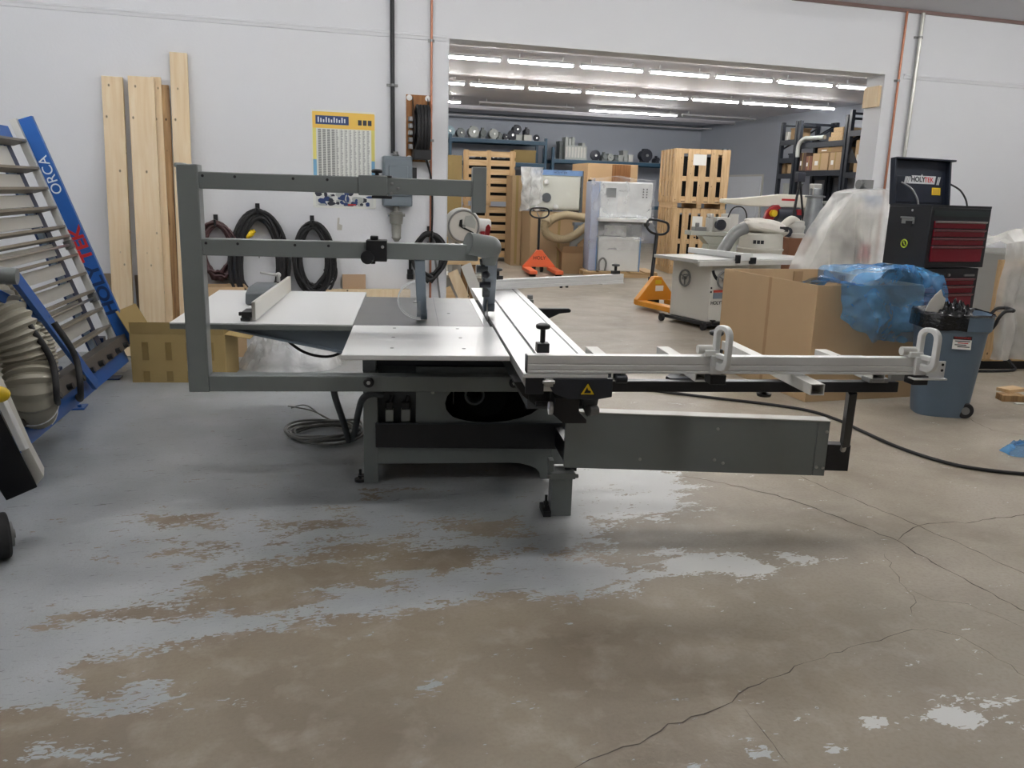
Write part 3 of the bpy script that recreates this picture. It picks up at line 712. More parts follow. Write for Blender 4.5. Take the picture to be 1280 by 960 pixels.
P('beam_bracket', MB().box(1.06, 1.10, -1.05, -.96, .76, .85).cyl((1.12, -1.06, .84), (1.17, -1.06, .84), .018).box(1.10, 1.15, -1.04, -1.0, .84, .862), M['navy'], bevel=.003)
P('adjusting_foot', MB().lathe([(.006, 0), (.03, .004), (.033, .016), (.01, .02), (.01, .03)], (1.815, -1.0, .748), n=18), M['black'], bevel=0)
P('outrigger_clamp', MB().box(2.27, 2.36, -1.06, -.99, .826, .846), M['zinc'], bevel=.002)
P('outrigger_clamp', MB().box(2.39, 2.47, -1.03, -1.0, .83, .876), M['zinc'], bevel=.002)
P('clamp_pin', MB().cyl((2.25, -.8, .885), (2.37, -.8, .885), .016), M['zinc'], bevel=.002)
P('strut', MB().beam((2.225, -1.005, .776), (2.345, -.795, .46), .042, .036, (1, 0, 0)), M['blackmetal'], bevel=.003)
P('strut_pin', MB().cyl((2.345, -.795, .47), (2.355, -.765, .42), .013), M['steel'], bevel=0)
# --- swing arm
A_, B_ = V((1.015, -.55, 0)), V((2.30, -.72, 0)); th = math.atan2(B_.y-A_.y, B_.x-A_.x); LN = (B_-A_).length
Mw = Matrix.Translation(A_) @ Matrix.Rotation(th, 4, 'Z')
sw = P('swing_arm', MB().prism([(0, .27), (LN-.06, .272), (LN-.06, .552), (0, .557)], 'y', 0, .07, Mw).box(LN-.058, LN, .0, .07, .272, .552, Mw), M['grey'], bevel=.002)
P('arm_lip', MB().prism([(0.04, .556), (LN, .551), (LN, .557), (.04, .562)], 'y', -.003, .075, Mw), M['white_dull'], sw, bevel=.001)
for px, py in ((895, 537), (801, 574), (894, 575), (905, 579), (1022, 584), (1031, 585), (1036, 542)):
    f_ = (px-706)/327; x = f_*LN+.0; zt = 515+14*f_; zb = 584+11*f_; z = .555+(.272-.555)*(py-zt)/(zb-zt)
    b = MB().lathe([(.008, 0), (.008, .003), (.004, .006)], (0, 0, 0), (0, -1, 0), 12); b.bm.transform(Mw @ Matrix.Translation((min(x, LN-.012), 0, z)))
    P('rivet', b, M['steel'], sw, bevel=0)
P('arm_end_block', MB().box(LN, LN+.115, 0.0, .065, .30, .435, Mw), M['black'], sw, bevel=.003)
# --- swing arm foot
P('foot_post', MB().box(.965, 1.07, -.52, -.42, 0, .20), M['grey'], bevel=.003)
P('foot_bracket', MB().box(.955, 1.082, -.53, -.41, .20, .232).box(.95, .975, -.50, -.44, .225, .29), M['grey'], bevel=.002)
P('hinge', MB().cyl((1.055, -.46, .225), (1.055, -.46, .56), .018).box(1.06, 1.10, -.46, -.02, .22, .33), M['blackmetal'], bevel=0)
P('corner_plate', MB().box(1.046, 1.135, .0, .03, .10, .345), M['grey'], bevel=.002)
for x, z in ((.952, .215), (1.085, .215)): P('bolt', MB().cyl((x-.012, -.52, z), (x+.012, -.52, z), .011, n=6), M['zinc'], bevel=0)
P('levelling_foot', MB().box(.925, .965, -.53, -.40, 0, .03).cyl((.945, -.48, .03), (.945, -.48, .10), .007).cyl((.945, -.48, .05), (.945, -.48, .065), .014, n=6), M['black'], bevel=0)
# --- crosscut fence at the far end
Mr = Matrix.Translation((.85, 1.72, 0)) @ Matrix.Rotation(math.atan2(.69, 1.19), 4, 'Z')
cr = P('crosscut_fence', MB().prism([(0, .884), (0, .905), (.004, .908), (0, .911), (0, .935), (.003, .938), (0, .941), (0, .958), (.045, .958), (.045, .884)], 'x', 0, 1.37, Mr), M['alu'], bevel=.001, smooth=False)
P('fence_lip', MB().box(1.12, 1.38, -.01, .04, .876, .884, Mr), M['white_dull'], cr, bevel=.001)
for q in (.08, 1.30):
    b = MB().box(-.035, .035, -.02, .02, 0, .03).cyl((0, 0, .03), (0, 0, .07), .012).lathe([(.010, 0), (.032, .004), (.035, .012), (.03, .02), (.012, .024)], (0, 0, .065), n=16)
    b.bm.transform(Mr @ Matrix.Translation((q, .03, .955))); P('clamp_knob', b, M['black'], cr, bevel=0)
for q in (.70, .76): P('stop_screw', MB().cyl(Mr @ V((q, .02, .868)), Mr @ V((q, .02, .886)), .012, n=10), M['black'], cr, bevel=0)
# --- flexible conduits and cable hanging under the tables
P('flexible_conduit', MB().tube(catmull([(-.16, .02, .555), (-.155, .08, .47), (-.135, .30, .28), (-.125, .47, .14), (-.12, .52, .085)], 8), .019, 10), M['grey_dk'], bevel=0)
P('flexible_conduit', MB().tube(catmull([(.10, .02, .50), (.05, -.01, .515), (.0, -.02, .49), (-.035, .12, .37), (-.075, .40, .18), (-.11, .55, .085)], 8), .019, 10), M['grey_dk'], bevel=0)
P('switch_cable', MB().tube(catmull([(-.50, .30, .845), (-.44, .25, .77), (-.33, .2, .70), (-.20, .18, .68), (-.10, .2, .72), (-.03, .25, .80)], 8), .008, 8), M['rubber'], bevel=0)
P('switch_cable', MB().tube(catmull([(-.28, .4, .80), (-.20, .36, .76), (-.12, .3, .70), (.02, .2, .68)], 8), .009, 8), M['rubber'], bevel=0)
P('linkage_bar', MB().beam((-.34, .5, .79), (-.06, .42, .755), .03, .045).box(-.36, -.30, .48, .52, .74, .80), M['black'], bevel=.004)

# --- loose grey cable coiled on the floor beside the left leg
b = MB(); rs = random.Random(5); c0 = onz(405, 545)
for k in range(7):
    r = .205+rs.uniform(-.045, .03); cx, cy = rs.uniform(-.03, .03), rs.uniform(-.04, .04); ph = rs.uniform(0, 6)
    b.tube([(cx+r*1.05*cos(t), cy+r*.95*sin(t), .012+.011*k*.7+.006*sin(3*t+ph)) for t in [2*pi*i/40 for i in range(40)]], .0075, 7, closed=True)
b.tube(catmull([(.2, .05, .03), (.1, .24, .02), (-.05, .30, .09), (-.16, .27, .13), (-.22, .24, .15)], 8), .004, 6)
b.tube(catmull([(.15, .1, .04), (.02, .28, .05), (-.10, .32, .13), (-.2, .3, .12)], 8), .004, 6)
b.tube(catmull([(.21, .0, .02), (.26, .1, .03), (.24, .25, .03), (.12, .22, .04)], 8), .0075, 7)
tag(b.build('coiled_cable', mat('grey_cable', rgb(134, 134, 130), .5), None, loc=(c0.x, c0.y, 0)), 'grey cable coiled on the painted floor by the left saw leg', 'cable')

# ================================================================== LEFT SIDE: planks, boxes, film, tilted panel saw
def plank(pt_top, pt_bot, wd_, th_, m, label, yt=WALL-.005, yb=8.18, tilt=0, group='planks leaning on the wall'):
    """a board whose top left corner and a low left point are seen at the given image points"""
    T = ony(*pt_top, yt-th_); Bq = ony(*pt_bot, 8.25)
    dz = T.z; k = (Bq.z)/max(.1, T.z)
    xb = T.x + (Bq.x-T.x)/(1-k) if k < .95 else T.x
    b0 = V((xb, yb, 0.0)); v = (V((T.x, yt-th_, T.z))-b0); L_ = v.length; v.normalize()
    u = V((1, 0, 0)); u = (u-v*u.dot(v)).normalized(); n = u.cross(v)
    M_ = Matrix((u, n, v)).transposed().to_4x4()
    if n.y < 0: n = -n
    M_ = Matrix((u, -n if u.cross(v).dot(n) < 0 else n, v)).transposed().to_4x4()
    b = MB().box(0, wd_, -th_*.5, th_*.5, 0, L_)
    o = b.build('plank', m, None, bevel=.003); M_.translation = b0 + V((0, 0, .012)); o.matrix_world = M_
    return tag(o, label, 'plank', group)
plank((127, 97), (143.5, 409), .175, .045, M['pine'], 'wide pale pine plank leaning on the wall, leftmost of the planks')
plank((160, 97), (179, 416), .215, .045, M['pine'], 'pale pine plank with many nail holes, second plank from the left', yb=8.10, yt=WALL-.06)
plank((188.5, 98), (206, 416), .085, .04, M['pine'], 'narrow smooth pine strip between the nail-holed plank and the weathered board')
plank((201.5, 108), (217, 416), .065, .035, M['pine_old'], 'dark weathered plank edge-on beside the narrow pine strip', yb=8.22)
plank((212, 67), (222, 330), .150, .04, M['pine'], 'tallest pine plank, rising above the grey post of the saw', yb=8.2)
p = ony(128, 342, 8.44)
tag(MB().box(0, .14, 0, .02, 0, p.z).build('offcut_board', mat('brown_board', rgb(150, 134, 112), .7), None, loc=(p.x, 8.44, 0)), 'short brown board standing behind the leftmost plank', 'board')
p = ony(168, 342, 8.46)
tag(MB().box(0, .12, 0, .015, 0, p.z*.98).build('offcut_board', mat('dark_brown_board', rgb(104, 90, 76), .7), None, loc=(p.x, 8.46, 0)), 'dark board standing in the gap between two pine planks', 'board')

# cardboard box with patches of tape
def carton(name, label, loc, rotz, sx, sy, sz, m, flaps=(), open_=True, th_=.006, group=None, inner=None):
    t = thing(name, label, 'cardboard box', loc, rotz, group)
    o = [(0, 0), (sx, 0), (sx, sy), (0, sy)]; i = [(th_, th_), (sx-th_, th_), (sx-th_, sy-th_), (th_, sy-th_)]
    b = MB().ringplate(o, i, 'z', 0, sz).box(th_, sx-th_, th_, sy-th_, .002, .010)
    if not open_: b.box(0, sx, 0, sy, sz-.004, sz+.002)
    b.build('box_body', m, t, smooth=False)
    for e, a, d in flaps:
        f = MB()
        if e in 'fb':
            q = Matrix.Translation((0, 0 if e == 'f' else sy, sz)) @ Matrix.Rotation(a*(1 if e == 'f' else -1), 4, 'X')
            f.box(.006, sx-.006, -d if e == 'f' else 0, 0 if e == 'f' else d, -.002, .003, q)
        else:
            q = Matrix.Translation((0 if e == 'l' else sx, 0, sz)) @ Matrix.Rotation(a*(-1 if e == 'l' else 1), 4, 'Y')
            f.box(-d if e == 'l' else 0, 0 if e == 'l' else d, .006, sy-.006, -.002, .003, q)
        f.build('flap', m, t, smooth=False)
    return t
c0 = onz(166, 478); c0.z = 0
t = carton('cardboard_box', 'olive brown cardboard box with tape patches below the leaning planks', (c0.x, c0.y, 0), radians(-9), .74, .5, .40, M['card_y'], [('f', radians(-80), .10), ('b', radians(25), .2), ('l', radians(-62), .2), ('r', radians(10), .2)])
for x in (.09, .27, .43, .60):
    for z0, z1 in ((.01, .095), (.185, .335)): MB().box(x, x+.05, -.002, .001, z0, z1).build('tape_strip', M['tape'], t)
# heap helper: crumpled plastic film
def heap(name, label, cat, c, rx, ry, h, m, seed, n=44, fold=.35, group=None, top=None, rough=1.0):
    off = V((seed*7.3, seed*3.1, seed*1.7))
    def fn(u, v):
        a = 2*pi*u; r = v
        x, y = cos(a)*r, sin(a)*r
        base = (1-r**2.2)
        q = V((x*2.4, y*2.4, 0))+off
        k = noise.noise(q)*.5 + abs(noise.noise(q*2.3))*.5 + abs(noise.noise(q*5.1))*.28*rough
        z = h*base*(.55+fold*k*1.5)+.004 + abs(noise.noise(q*9))*.02*base*rough
        w_ = 1+.22*noise.noise(V((cos(a)*1.6, sin(a)*1.6, seed)))
        return (x*rx*w_, y*ry*w_, max(.003, z))
    b = MB().grid(fn, n, n//2)
    bmesh.ops.remove_doubles(b.bm, verts=b.bm.verts[:], dist=.0008)
    return tag(b.build(name, m, None, loc=c, ang=25), label, cat, group)
heap('plastic_film', 'big crumpled heap of clear plastic film under the left saw table', 'plastic film', (.13, 7.62, 0), .46, .34, .54, M['film'], 1, 72, .5)
p = onz(160, 470); heap('plastic_film', 'small crumple of clear film beside the olive cardboard box', 'plastic film', (p.x-.17, p.y+.30, 0), .16, .2, .26, M['film'], 2, 36)
p = ony(165, 420, 7.75); heap('plastic_bag', 'clear plastic bag lying on the open olive cardboard box', 'plastic bag', (p.x+.03, 7.42, .385), .10, .09, .10, M['film'], 5, 30)
# low timber and boards along the wall behind the left table
tag(MB().box(0, .85, 0, .09, 0, .60).build('lumber_plank', M['pine'], None, loc=(.47, 8.36, 0)), 'pale pine panel standing low along the wall behind the saw table', 'panel')
p = ony(428, 344, 8.44); tag(MB().box(0, .23, 0, .02, 0, .745).cyl((.115, -.002, .70), (.115, 0, .70), .008, n=10).build('offcut_board', mat('tan_board', rgb(178, 152, 124), .6), None, loc=(p.x, 8.44, 0)), 'small square tan board against the wall above the pine panel', 'board')
t = carton('cardboard_box', 'small plain cardboard box on the floor under the leftmost hose coil', (-.62, 8.05, 0), .05, .34, .3, .66, M['card'], [('f', radians(40), .12), ('r', radians(50), .14)])

# ---- tilted panel saw with blue frame at the left edge
ryaw = radians(4)
Pb = V((-1.285, 7.2, .30)); uu = V((-sin(ryaw), -cos(ryaw), 0)); top_ = ony(11, 150, 7.2)
vv = (top_-Pb); Lv = vv.length; vv.normalize(); vv = (vv-uu*vv.dot(uu)).normalized(); nn = uu.cross(vv).normalized()
if nn.x < 0: nn = -nn
# local frame of the rack: x along u (towards the viewer), y up the slope, z out of the panel
RK = Matrix((uu, vv, nn)).transposed().to_4x4(); RK.translation = Pb
if RK.to_3x3().determinant() < 0:
    pass
rack = thing('vertical_panel_saw', 'blue framed vertical panel saw with pale slats, leaning at the left edge', 'panel saw', (Pb.x-.3, Pb.y-1.2, 0))
RKL = Matrix.Translation(-V(rack.location)) @ RK
def rk(name, b, m, par=None, bevel=.002, smooth=True):
    b.bm.transform(RKL); return b.build(name, m, par or rack, bevel=bevel, smooth=smooth)
LL = 3.6
def vpos(px, py):  # slope height of an image point on the far side bar
    d = ray(px, py); n2 = nn; t_ = (Pb-CP).dot(n2)/d.dot(n2); return (CP+d*t_-Pb).dot(vv)
rk('side_bar', MB().box(-.0, .045, -.03, Lv, .0, .05), M['white_dull'])
bl = rk('side_plate', MB().box(-.03, .012, -.04, Lv-.01, .052, .152), M['blue'])
rk('side_bar', MB().box(.05, .17, .0, Lv-.1, -.14, -.06), M['bluedk'])
for s_ in (.22, 1.35): rk('upright', MB().box(s_, s_+.05, 0, Lv-.08, -.09, -.05), M['slate'])
rk('top_rail', MB().box(.05, LL, Lv-.17, Lv-.04, -.1, -.02), M['blue'])
hs = [vpos(*q) for q in ((19, 177), (37, 212), (50, 237), (60, 261), (70, 285), (75, 297), (85, 321), (96, 344), (107, 366), (116, 389), (126, 411))]
for i, h_ in enumerate(hs):
    rk('slat', MB().box(.035, LL, h_-.014, h_+.006, -.05, .055), M['taupe'])
hs2 = [.10]+sorted(hs)+[Lv-.18]
for a_, b_ in zip(hs2, hs2[1:]):
    if b_-a_ > .10: rk('back_panel', MB().box(.24, LL, a_+.03, b_-.03, -.048, -.03), M['cream'])
for q in ((76, 309), (103, 378)):
    h_ = vpos(*q); rk('guide_rod', MB().cyl((.06, h_, .03), (LL, h_, .03), .011, n=10), M['steel'], bevel=0)
    rk('rod_clamp', MB().box(.03, .09, h_-.03, h_+.035, .0, .06), M['zinc'])
rk('support_beam', MB().box(.01, LL, -.05, .055, -.02, .12), mat('dark_taupe_beam', rgb(84, 78, 72), .5))
rk('support_beam', MB().box(.0, LL, -.17, -.06, -.08, .06), M['blue'])
for k in range(9): rk('support_roller', MB().cyl((.16+.24*k, -.02, .12), (.16+.24*k, -.02, .155), .022, n=14), M['black'], bevel=0)
# lettering reading up the side plate
lo, hi = vpos(72, 253), vpos(46, 195)
Ml = RKL @ frame((-.085, (lo+hi)/2, .0008), (0, 1, 0), (-1, 0, 0))
Mx = RKL.to_3x3()
def face_frame(c, xdir, ydir):
    x = (Mx @ V(xdir)).normalized(); y = (Mx @ V(ydir)).normalized(); z = x.cross(y); m_ = Matrix((x, y, z)).transposed().to_4x4(); m_.translation = RKL @ V(c); return m_
lettering('ORCA', .105, M['whiteink'], rack, face_frame((.0135, (lo+hi)/2, .102), (0, 1, 0), (0, 0, -1)), xs=1.0)
h0, h1, h2_ = vpos(136, 396), vpos(103, 331), vpos(86, 285)
lettering('HOLY', .125, M['bluedk'], rack, face_frame((.0135, (h0+h1)/2, .102), (0, 1, 0), (0, 0, -1)), xs=1.25, bold=.004)
lettering('TEK', .125, M['redink'], rack, face_frame((.0135, (h1+h2_)/2, .102), (0, 1, 0), (0, 0, -1)), xs=1.25, bold=.004)
# feet of the rack
fb = onz(88, 511); fo = V((fb.x, fb.y, 0))-V(rack.location); fo.z = 0
MB().box(fo.x-.10, fo.x+.10, fo.y-.05, fo.y+.09, 0, .012).prism([(fo.x-.08, .012), (fo.x+.03, .012), (fo.x-.02, .16), (fo.x-.08, .22)], 'y', fo.y-.02, fo.y+.0).cyl((fo.x+.06, fo.y, .012), (fo.x+.06, fo.y, .03), .015, n=6).build('foot', M['blue'], rack, bevel=.003)
MB().box(fo.x-.12, fo.x-.04, fo.y-.04, fo.y+.06, .012, .30).build('foot', M['bluedk'], rack, bevel=.003)
fo2 = fo + V((.12, .95, 0))
MB().box(fo2.x-.10, fo2.x+.06, fo2.y-.05, fo2.y+.09, 0, .012).box(fo2.x-.12, fo2.x-.04, fo2.y-.04, fo2.y+.06, .012, .35).build('foot', M['bluedk'], rack, bevel=.003)
# blue strut with a fork, in front of the slats
o_ = V(rack.location)
S0 = ony(119, 481, 6.1); S1 = ony(16, 343, 4.75); S2 = ony(-40, 350, 4.6); Sm = S1+(S0-S1)*.34
st_ = MB().beam(S0-o_, S1-o_, .03, .07, (0, -.4, 1)).build('strut', M['blue'], rack, bevel=.003)
MB().beam(Sm-o_, S2-o_, .03, .055, (0, -.4, 1)).build('strut_fork', M['blue'], st_, bevel=.003)
hd = S1-o_
MB().cyl(hd+V((-.16, .0, .0)), hd+V((.02, 0, -.01)), .05, .042, n=20).build('strut_head', M['grey'], st_)
# ribbed hose in a loop down to the floor, with cables tied to it
H = [ony(-60, 330, 5.0), ony(-20, 372, 4.95), ony(12, 405, 4.9), ony(33, 450, 4.9), ony(40, 500, 4.9)]
e0 = onz(45, 551); e0.z = .115
H += [V((e0.x-.03, e0.y+.1, .14))]
def resample(P, st):
    out = [P[0]]; acc = 0
    for a, b in zip(P, P[1:]):
        L_ = (b-a).length; d = st-acc
        while d <= L_: out.append(a+(b-a)*(d/L_)); d += st
        acc = L_-(d-st)
    return out
path = resample(catmull(H, 26), .0075)
rr = [.118+.010*math.cos(2*pi*i/5) for i in range(len(path))]
o_ = V(rack.location)
hs_ = MB().tube([p-o_ for p in path], .08, 24, rr=rr).build('dust_hose', M['hose'], rack, ang=30)
for f_ in (.56, .78): 
    p0 = path[int(f_*len(path))]-o_; d_ = (path[int(f_*len(path))+1]-path[int(f_*len(path))]).normalized()
    MB().lathe([(.128, -.004), (.133, 0), (.128, .004)], p0, d_, 24).ball(p0+V((.125, -.04, .01)), .012, 8).build('cable_tie', M['white'], hs_)
g0 = onz(62, 540)
H2 = [ony(*q, 5.75) for q in ((-30, 335), (10, 352), (36, 378), (53, 410), (62, 450), (66, 490))]+[V((g0.x+.02, g0.y+.05, .06))]
path2 = resample(catmull(H2, 26), .005); rr2 = [.045+.005*math.cos(2*pi*i/5) for i in range(len(path2))]
MB().tube([p-o_ for p in path2], .045, 14, rr=rr2).build('thin_hose', M['hose'], rack, ang=30)
for k, (dx, dy) in enumerate(((.135, -.05), (.235, .03))):
    MB().tube(catmull([p+V((dx-.03*(i == 0), dy, .0))-o_ for i, p in enumerate(H[2:-1])]+[V((dx+.02, dy+.02, .16))], 8), .017, 10).build('power_cable', M['rubber'], rack)
# machine corner jutting into the lower left of the view
Mz = onz(13, 697)
wb = thing('mobile_machine', 'black and pale machine table corner with a grey castor at the lower left edge', 'machine', (Mz.x-.25, Mz.y+.1, 0))
o_ = V(wb.location)
def slab(pl, d, name, m):
    b = MB(); f_ = [b.bm.verts.new(p) for p in pl]; g_ = [b.bm.verts.new(p+d) for p in pl]; n = len(pl)
    b._face(f_); b._face(g_[::-1])
    for i in range(n): b._face([f_[i], g_[i], g_[(i+1) % n], f_[(i+1) % n]])
    return b.build(name, m, wb, bevel=.003)
slab([ony(*q, 4.0)-o_ for q in ((45, 607), (55, 596), (37, 562), (8, 496), (-60, 360), (-110, 330), (0, 505))], V((-.02, .10, .01)), 'table_edge', M['cream'])
slab([ony(*q, 3.96)-o_ for q in ((47, 609), (8, 626), (-90, 470), (-80, 360), (-4, 508))], V((-.01, .03, .0)), 'machine_body', M['blackmetal'])
tr_ = [ony(31, 562, 3.93)-o_, ony(-12, 470, 3.97)-o_]
MB().beam(tr_[0], tr_[1], .03, .03).build('guide_rail', M['alu'], wb, bevel=.003)
q = ony(-2, 493, 3.9)-o_; MB().ball(q, .036, 16, (1.3, 1, 1)).build('yellow_knob', M['yellow'], wb)
w0 = V((Mz.x, Mz.y, .10))-o_
c_ = MB().cyl(w0+V((-.10, -.02, 0)), w0+V((.0, .02, 0)), .10, n=28).build('castor', M['rubber'], wb, bevel=.012)
MB().cyl(w0+V((-.0, .02, 0)), w0+V((.012, .025, 0)), .055, n=20).cyl(w0+V((.01, .024, 0)), w0+V((.02, .028, 0)), .02, n=12).build('castor_hub', M['zinc'], c_)
MB().box(w0.x-.14, w0.x-.08, w0.y-.06, w0.y+.06, .08, .45).build('castor_fork', M['blackmetal'], wb, bevel=.004)

# ================================================================== ON THE WALL
def onwall(x, y, d=0.0): return ony(x, y, WALL-d)
# hoses and cables coiled on hooks
def coil(label, cx, top, bot, rx, n_, r, m, seed, hook=True, extra=(), name='coiled_hose', cat='hose coil', group='coils on wall hooks', open_=.0):
    t = thing(name, label, cat, (cx, WALL-.02, bot), 0, group); rs = random.Random(seed)
    h = top-bot; b = MB()
    for k in range(n_):
        a = rx*rs.uniform(.74, 1.06); hh = h*.5*rs.uniform(.84, 1.03); ph = rs.uniform(-.05, .05); cz = h-hh-.005*k*.6
        yo = -.035-.018*(k % 5)-rs.uniform(0, .01)
        b.tube([(ph*.6+a*sin(q)*(1-.10*cos(q)), yo+.012*sin(2*q+k), cz+hh*cos(q)-(.04*rs.random() if cos(q) < -.9 else 0)) for q in [2*pi*i/36 for i in range(36)]], r, 7, closed=True)
    b.build('coil', m, t)
    for e in extra:
        MB().tube(catmull([V(p) for p in e[0]], 8), e[1], 7).build('loose_end', e[2], t)
    if hook:
        MB().box(-.02, .02, .0, .018, h-.05, h+.06).cyl((0, .0, h-.03), (0, -.16, h-.035), .012, n=10).cyl((0, -.155, h-.035), (0, -.16, h+.02), .012, n=10).build('wall_hook', M['black'], t)
    return t
q = onwall(267, 276); z1 = onwall(270, 343).z
coil('dark red coiled air hose on a hook, behind the saw post', q.x+.02, q.z, z1, .16, 13, .013, mat('maroon_hose', rgb(78, 52, 54), .5), 3)
q = onwall(322, 262); z1 = onwall(325, 372).z
t = coil('largest thick black cable coil with a yellow plug, middle of the wall coils', q.x, q.z, z1-.10, .245, 28, .018, M['rubber'], 4, hook=True,
     extra=[([(-.02, -.1, .52), (.03, -.12, .62), (.14, -.12, .66), (.20, -.1, .70), (.21, -.1, .77)], .006, M['zinc']), ([(-.0, -.1, .50), (.02, -.13, .60), (.12, -.12, .64), (.17, -.1, .63)], .005, M['zinc']), ([(.05, -.1, .05), (.14, -.13, -.03), (.26, -.12, -.0), (.30, -.1, .03)], .012, M['rubber'])])
yp = onwall(312, 294, .12)-V(t.location)
MB().cyl(yp+V((-.055, 0, -.03)), yp+V((.0, 0, .01)), .026, .034, n=14).cyl(yp+V((0, 0, .01)), yp+V((.03, 0, .03)), .036, .030, n=14).cyl(yp+V((.03, 0, .03)), yp+V((.05, 0, .045)), .02, n=10).build('plug', M['yellow'], t)
q = onwall(390, 277); z1 = onwall(392, 352).z
coil('black cable coil with a slack loop, right of the biggest wall coil', q.x, q.z, z1-.08, .185, 22, .013, M['rubber'], 6,
     extra=[([(.10, -.1, .2), (.17, -.1, .28), (.22, -.1, .22), (.20, -.1, .10), (.10, -.1, .05), (.02, -.1, .08)], .010, M['rubber']), ([(-.12, -.1, .1), (.0, -.12, -.02), (.12, -.1, .06), (.18, -.1, .12)], .010, M['rubber']), ([(-.1, -.1, .2), (-.02, -.12, -.0), (.14, -.1, .0)], .009, M['rubber']), ([(.12, -.1, .3), (.12, -.12, .1), (.09, -.1, -.08)], .008, M['rubber'])])
q = onwall(536, 290); z1 = onwall(536, 346).z
coil('black hose coil low on the wall below the brown hose board', q.x, q.z, z1, .165, 8, .016, M['rubber'], 8)
# big bundle legs of cable hanging under the large coil
# poster
p0, p1 = onwall(390, 138), onwall(468, 143); p2 = onwall(391.5, 258); 
PW, PH = (p1.x-p0.x), (p0.z-p2.z)
ps = thing('wall_poster', 'yellow bordered machine parts chart pinned to the wall behind the upper saw arm', 'poster', (p0.x, WALL-.006, p2.z))
MB().box(-.01, PW+.01, -.001, .001, -.01, PH+.015).build('poster_sheet', mat('poster_sheet', rgb(226, 228, 222), .5), ps)
yl = mat('poster_yellow', rgb(238, 196, 88), .5); yl2 = mat('poster_pale_yellow', rgb(224, 214, 120), .5); bl_ = mat('poster_blue', rgb(120, 172, 206), .5); nv = mat('poster_navy', rgb(40, 62, 110), .5)
def pp(name, x0, x1, z0, z1, m, d=.0022): return MB().box(x0*PW, x1*PW, -d, -.001, z0*PH, z1*PH).build(name, m, ps)
pp('poster_border', 0, 1, .825, .995, yl)
pp('poster_border', 0, .055, .5, .825, yl2); pp('poster_border', .945, 1, .5, .825, yl2)
pp('poster_border', 0, .055, .2, .5, bl_); pp('poster_border', .945, 1, .2, .5, bl_)
pp('title_panel', .05, .58, .865, .955, nv, .003)
lettering('LaguerCO', .115, M['whiteink'], ps, frame((.315*PW, -.0034, .908*PH), (1, 0, 0), (0, 0, 1)), bold=.002, xs=1.0) if False else None
for k in range(3): pp('title_block', .73+.08*k, .79+.08*k, .87, .925, M['motor_d'], .003)
for k in range(11): pp('title_stroke', .085+.042*k, .105+.042*k, .885, .94-.012*(k % 3), M['whiteink'], .0036)
inkg = mat('poster_print', rgb(150, 152, 150), .6); inkd = mat('poster_print_dark', rgb(96, 98, 98), .6)
for c_ in range(12):
    x = .085+.072*c_; b = MB(); rs = random.Random(c_)
    for r_ in range(46):
        z = .815-.0125*r_
        b.box(x*PW, (x+(.05 if c_ < 4 else .02+.02*rs.random()))*PW, -.0022, -.001, (z-.0075)*PH, z*PH)
    o = b.build('printed_column', inkg if c_ > 3 else inkd, ps)
    if c_ > 3: MB().box((x-.012)*PW, (x-.009)*PW, -.0021, -.001, .24*PH, .82*PH).build('column_rule', inkg, ps)
rs = random.Random(11); b1, b2, b3, b4 = MB(), MB(), MB(), MB()
for k in range(42):
    cx, cz = rs.uniform(.06, .92), rs.uniform(.02, .165); w_ = rs.uniform(.03, .09); h_ = rs.uniform(.015, .05); d = .0022+.0001*k
    MB().prism([((cx+w_*cos(a)*rs.uniform(.6, 1))*PW, (max(.012, min(.19, cz+h_*sin(a)*rs.uniform(.6, 1))))*PH) for a in [2*pi*i/9 for i in range(9)]], 'y', -d, -.001).build('printed_machine', (nv, M['motor_d'], M['motor_l'])[k % 3], ps, smooth=False)
pp('poster_picture', .03, .97, 0.005, .20, mat('poster_picture_pale', rgb(214, 216, 212), .5), .0018)
pp('printed_strip', .30, .72, .185, .20, mat('poster_brown', rgb(170, 120, 80), .5), .003)
pp('printed_strip', .55, .68, .02, .035, M['redink'], .009)
for x, z in ((-.005, 1.0), (1.005, .995), (0, 0), (1, 0)): MB().lathe([(.009, 0), (.008, .004), (.003, .006)], (x*PW, -.001, z*PH), (0, -1, 0), 10).build('pin', M['white'], ps)
# switch box with conduit socket
a, c = onwall(477, 195), onwall(513, 258)
sb = thing('switch_box', 'grey electrical switch box under the black conduit on the wall', 'switch box', (a.x, WALL, c.z))
w_, h_ = c.x-a.x, a.z-c.z
gb = mat('switch_grey', rgb(112, 122, 130), .45)
MB().box(0, w_, -.14, 0, .0, h_).build('box_body', gb, sb, bevel=.012)
MB().box(.012, w_-.012, -.155, -.14, .10, h_-.02).build('cover', gb, sb, bevel=.006)
MB().box(.05, w_-.05, -.168, -.155, .16, h_-.09).build('cover_panel', gb, sb, bevel=.008)
MB().box(.10, .17, -.1695, -.168, .17, .20).build('rating_plate', mat('plate_amber', rgb(200, 150, 90), .5), sb)
MB().box(w_, w_+.045, -.12, -.08, .26, .38).build('switch_lever', M['black'], sb, bevel=.004)
MB().lathe([(.03, 0), (.034, .012), (.026, .02), (.024, .045)], (w_*.45, -.07, h_), n=16).build('conduit_fitting', M['zinc'], sb)
pg = MB().lathe([(.03, 0), (.03, .05), (.06, .06), (.075, .075), (.07, .085), (.062, .17), (.05, .18), (.045, .30), (.05, .31), (.02, .35)], (w_*.47, -.075, 0), (0, 0, -1), 24)
pg.cyl((w_*.47-.085, -.075, -.085), (w_*.47+.085, -.075, -.085), .016, n=12)
pg.build('socket', mat('socket_zinc', rgb(142, 142, 136), .45, .4), sb)
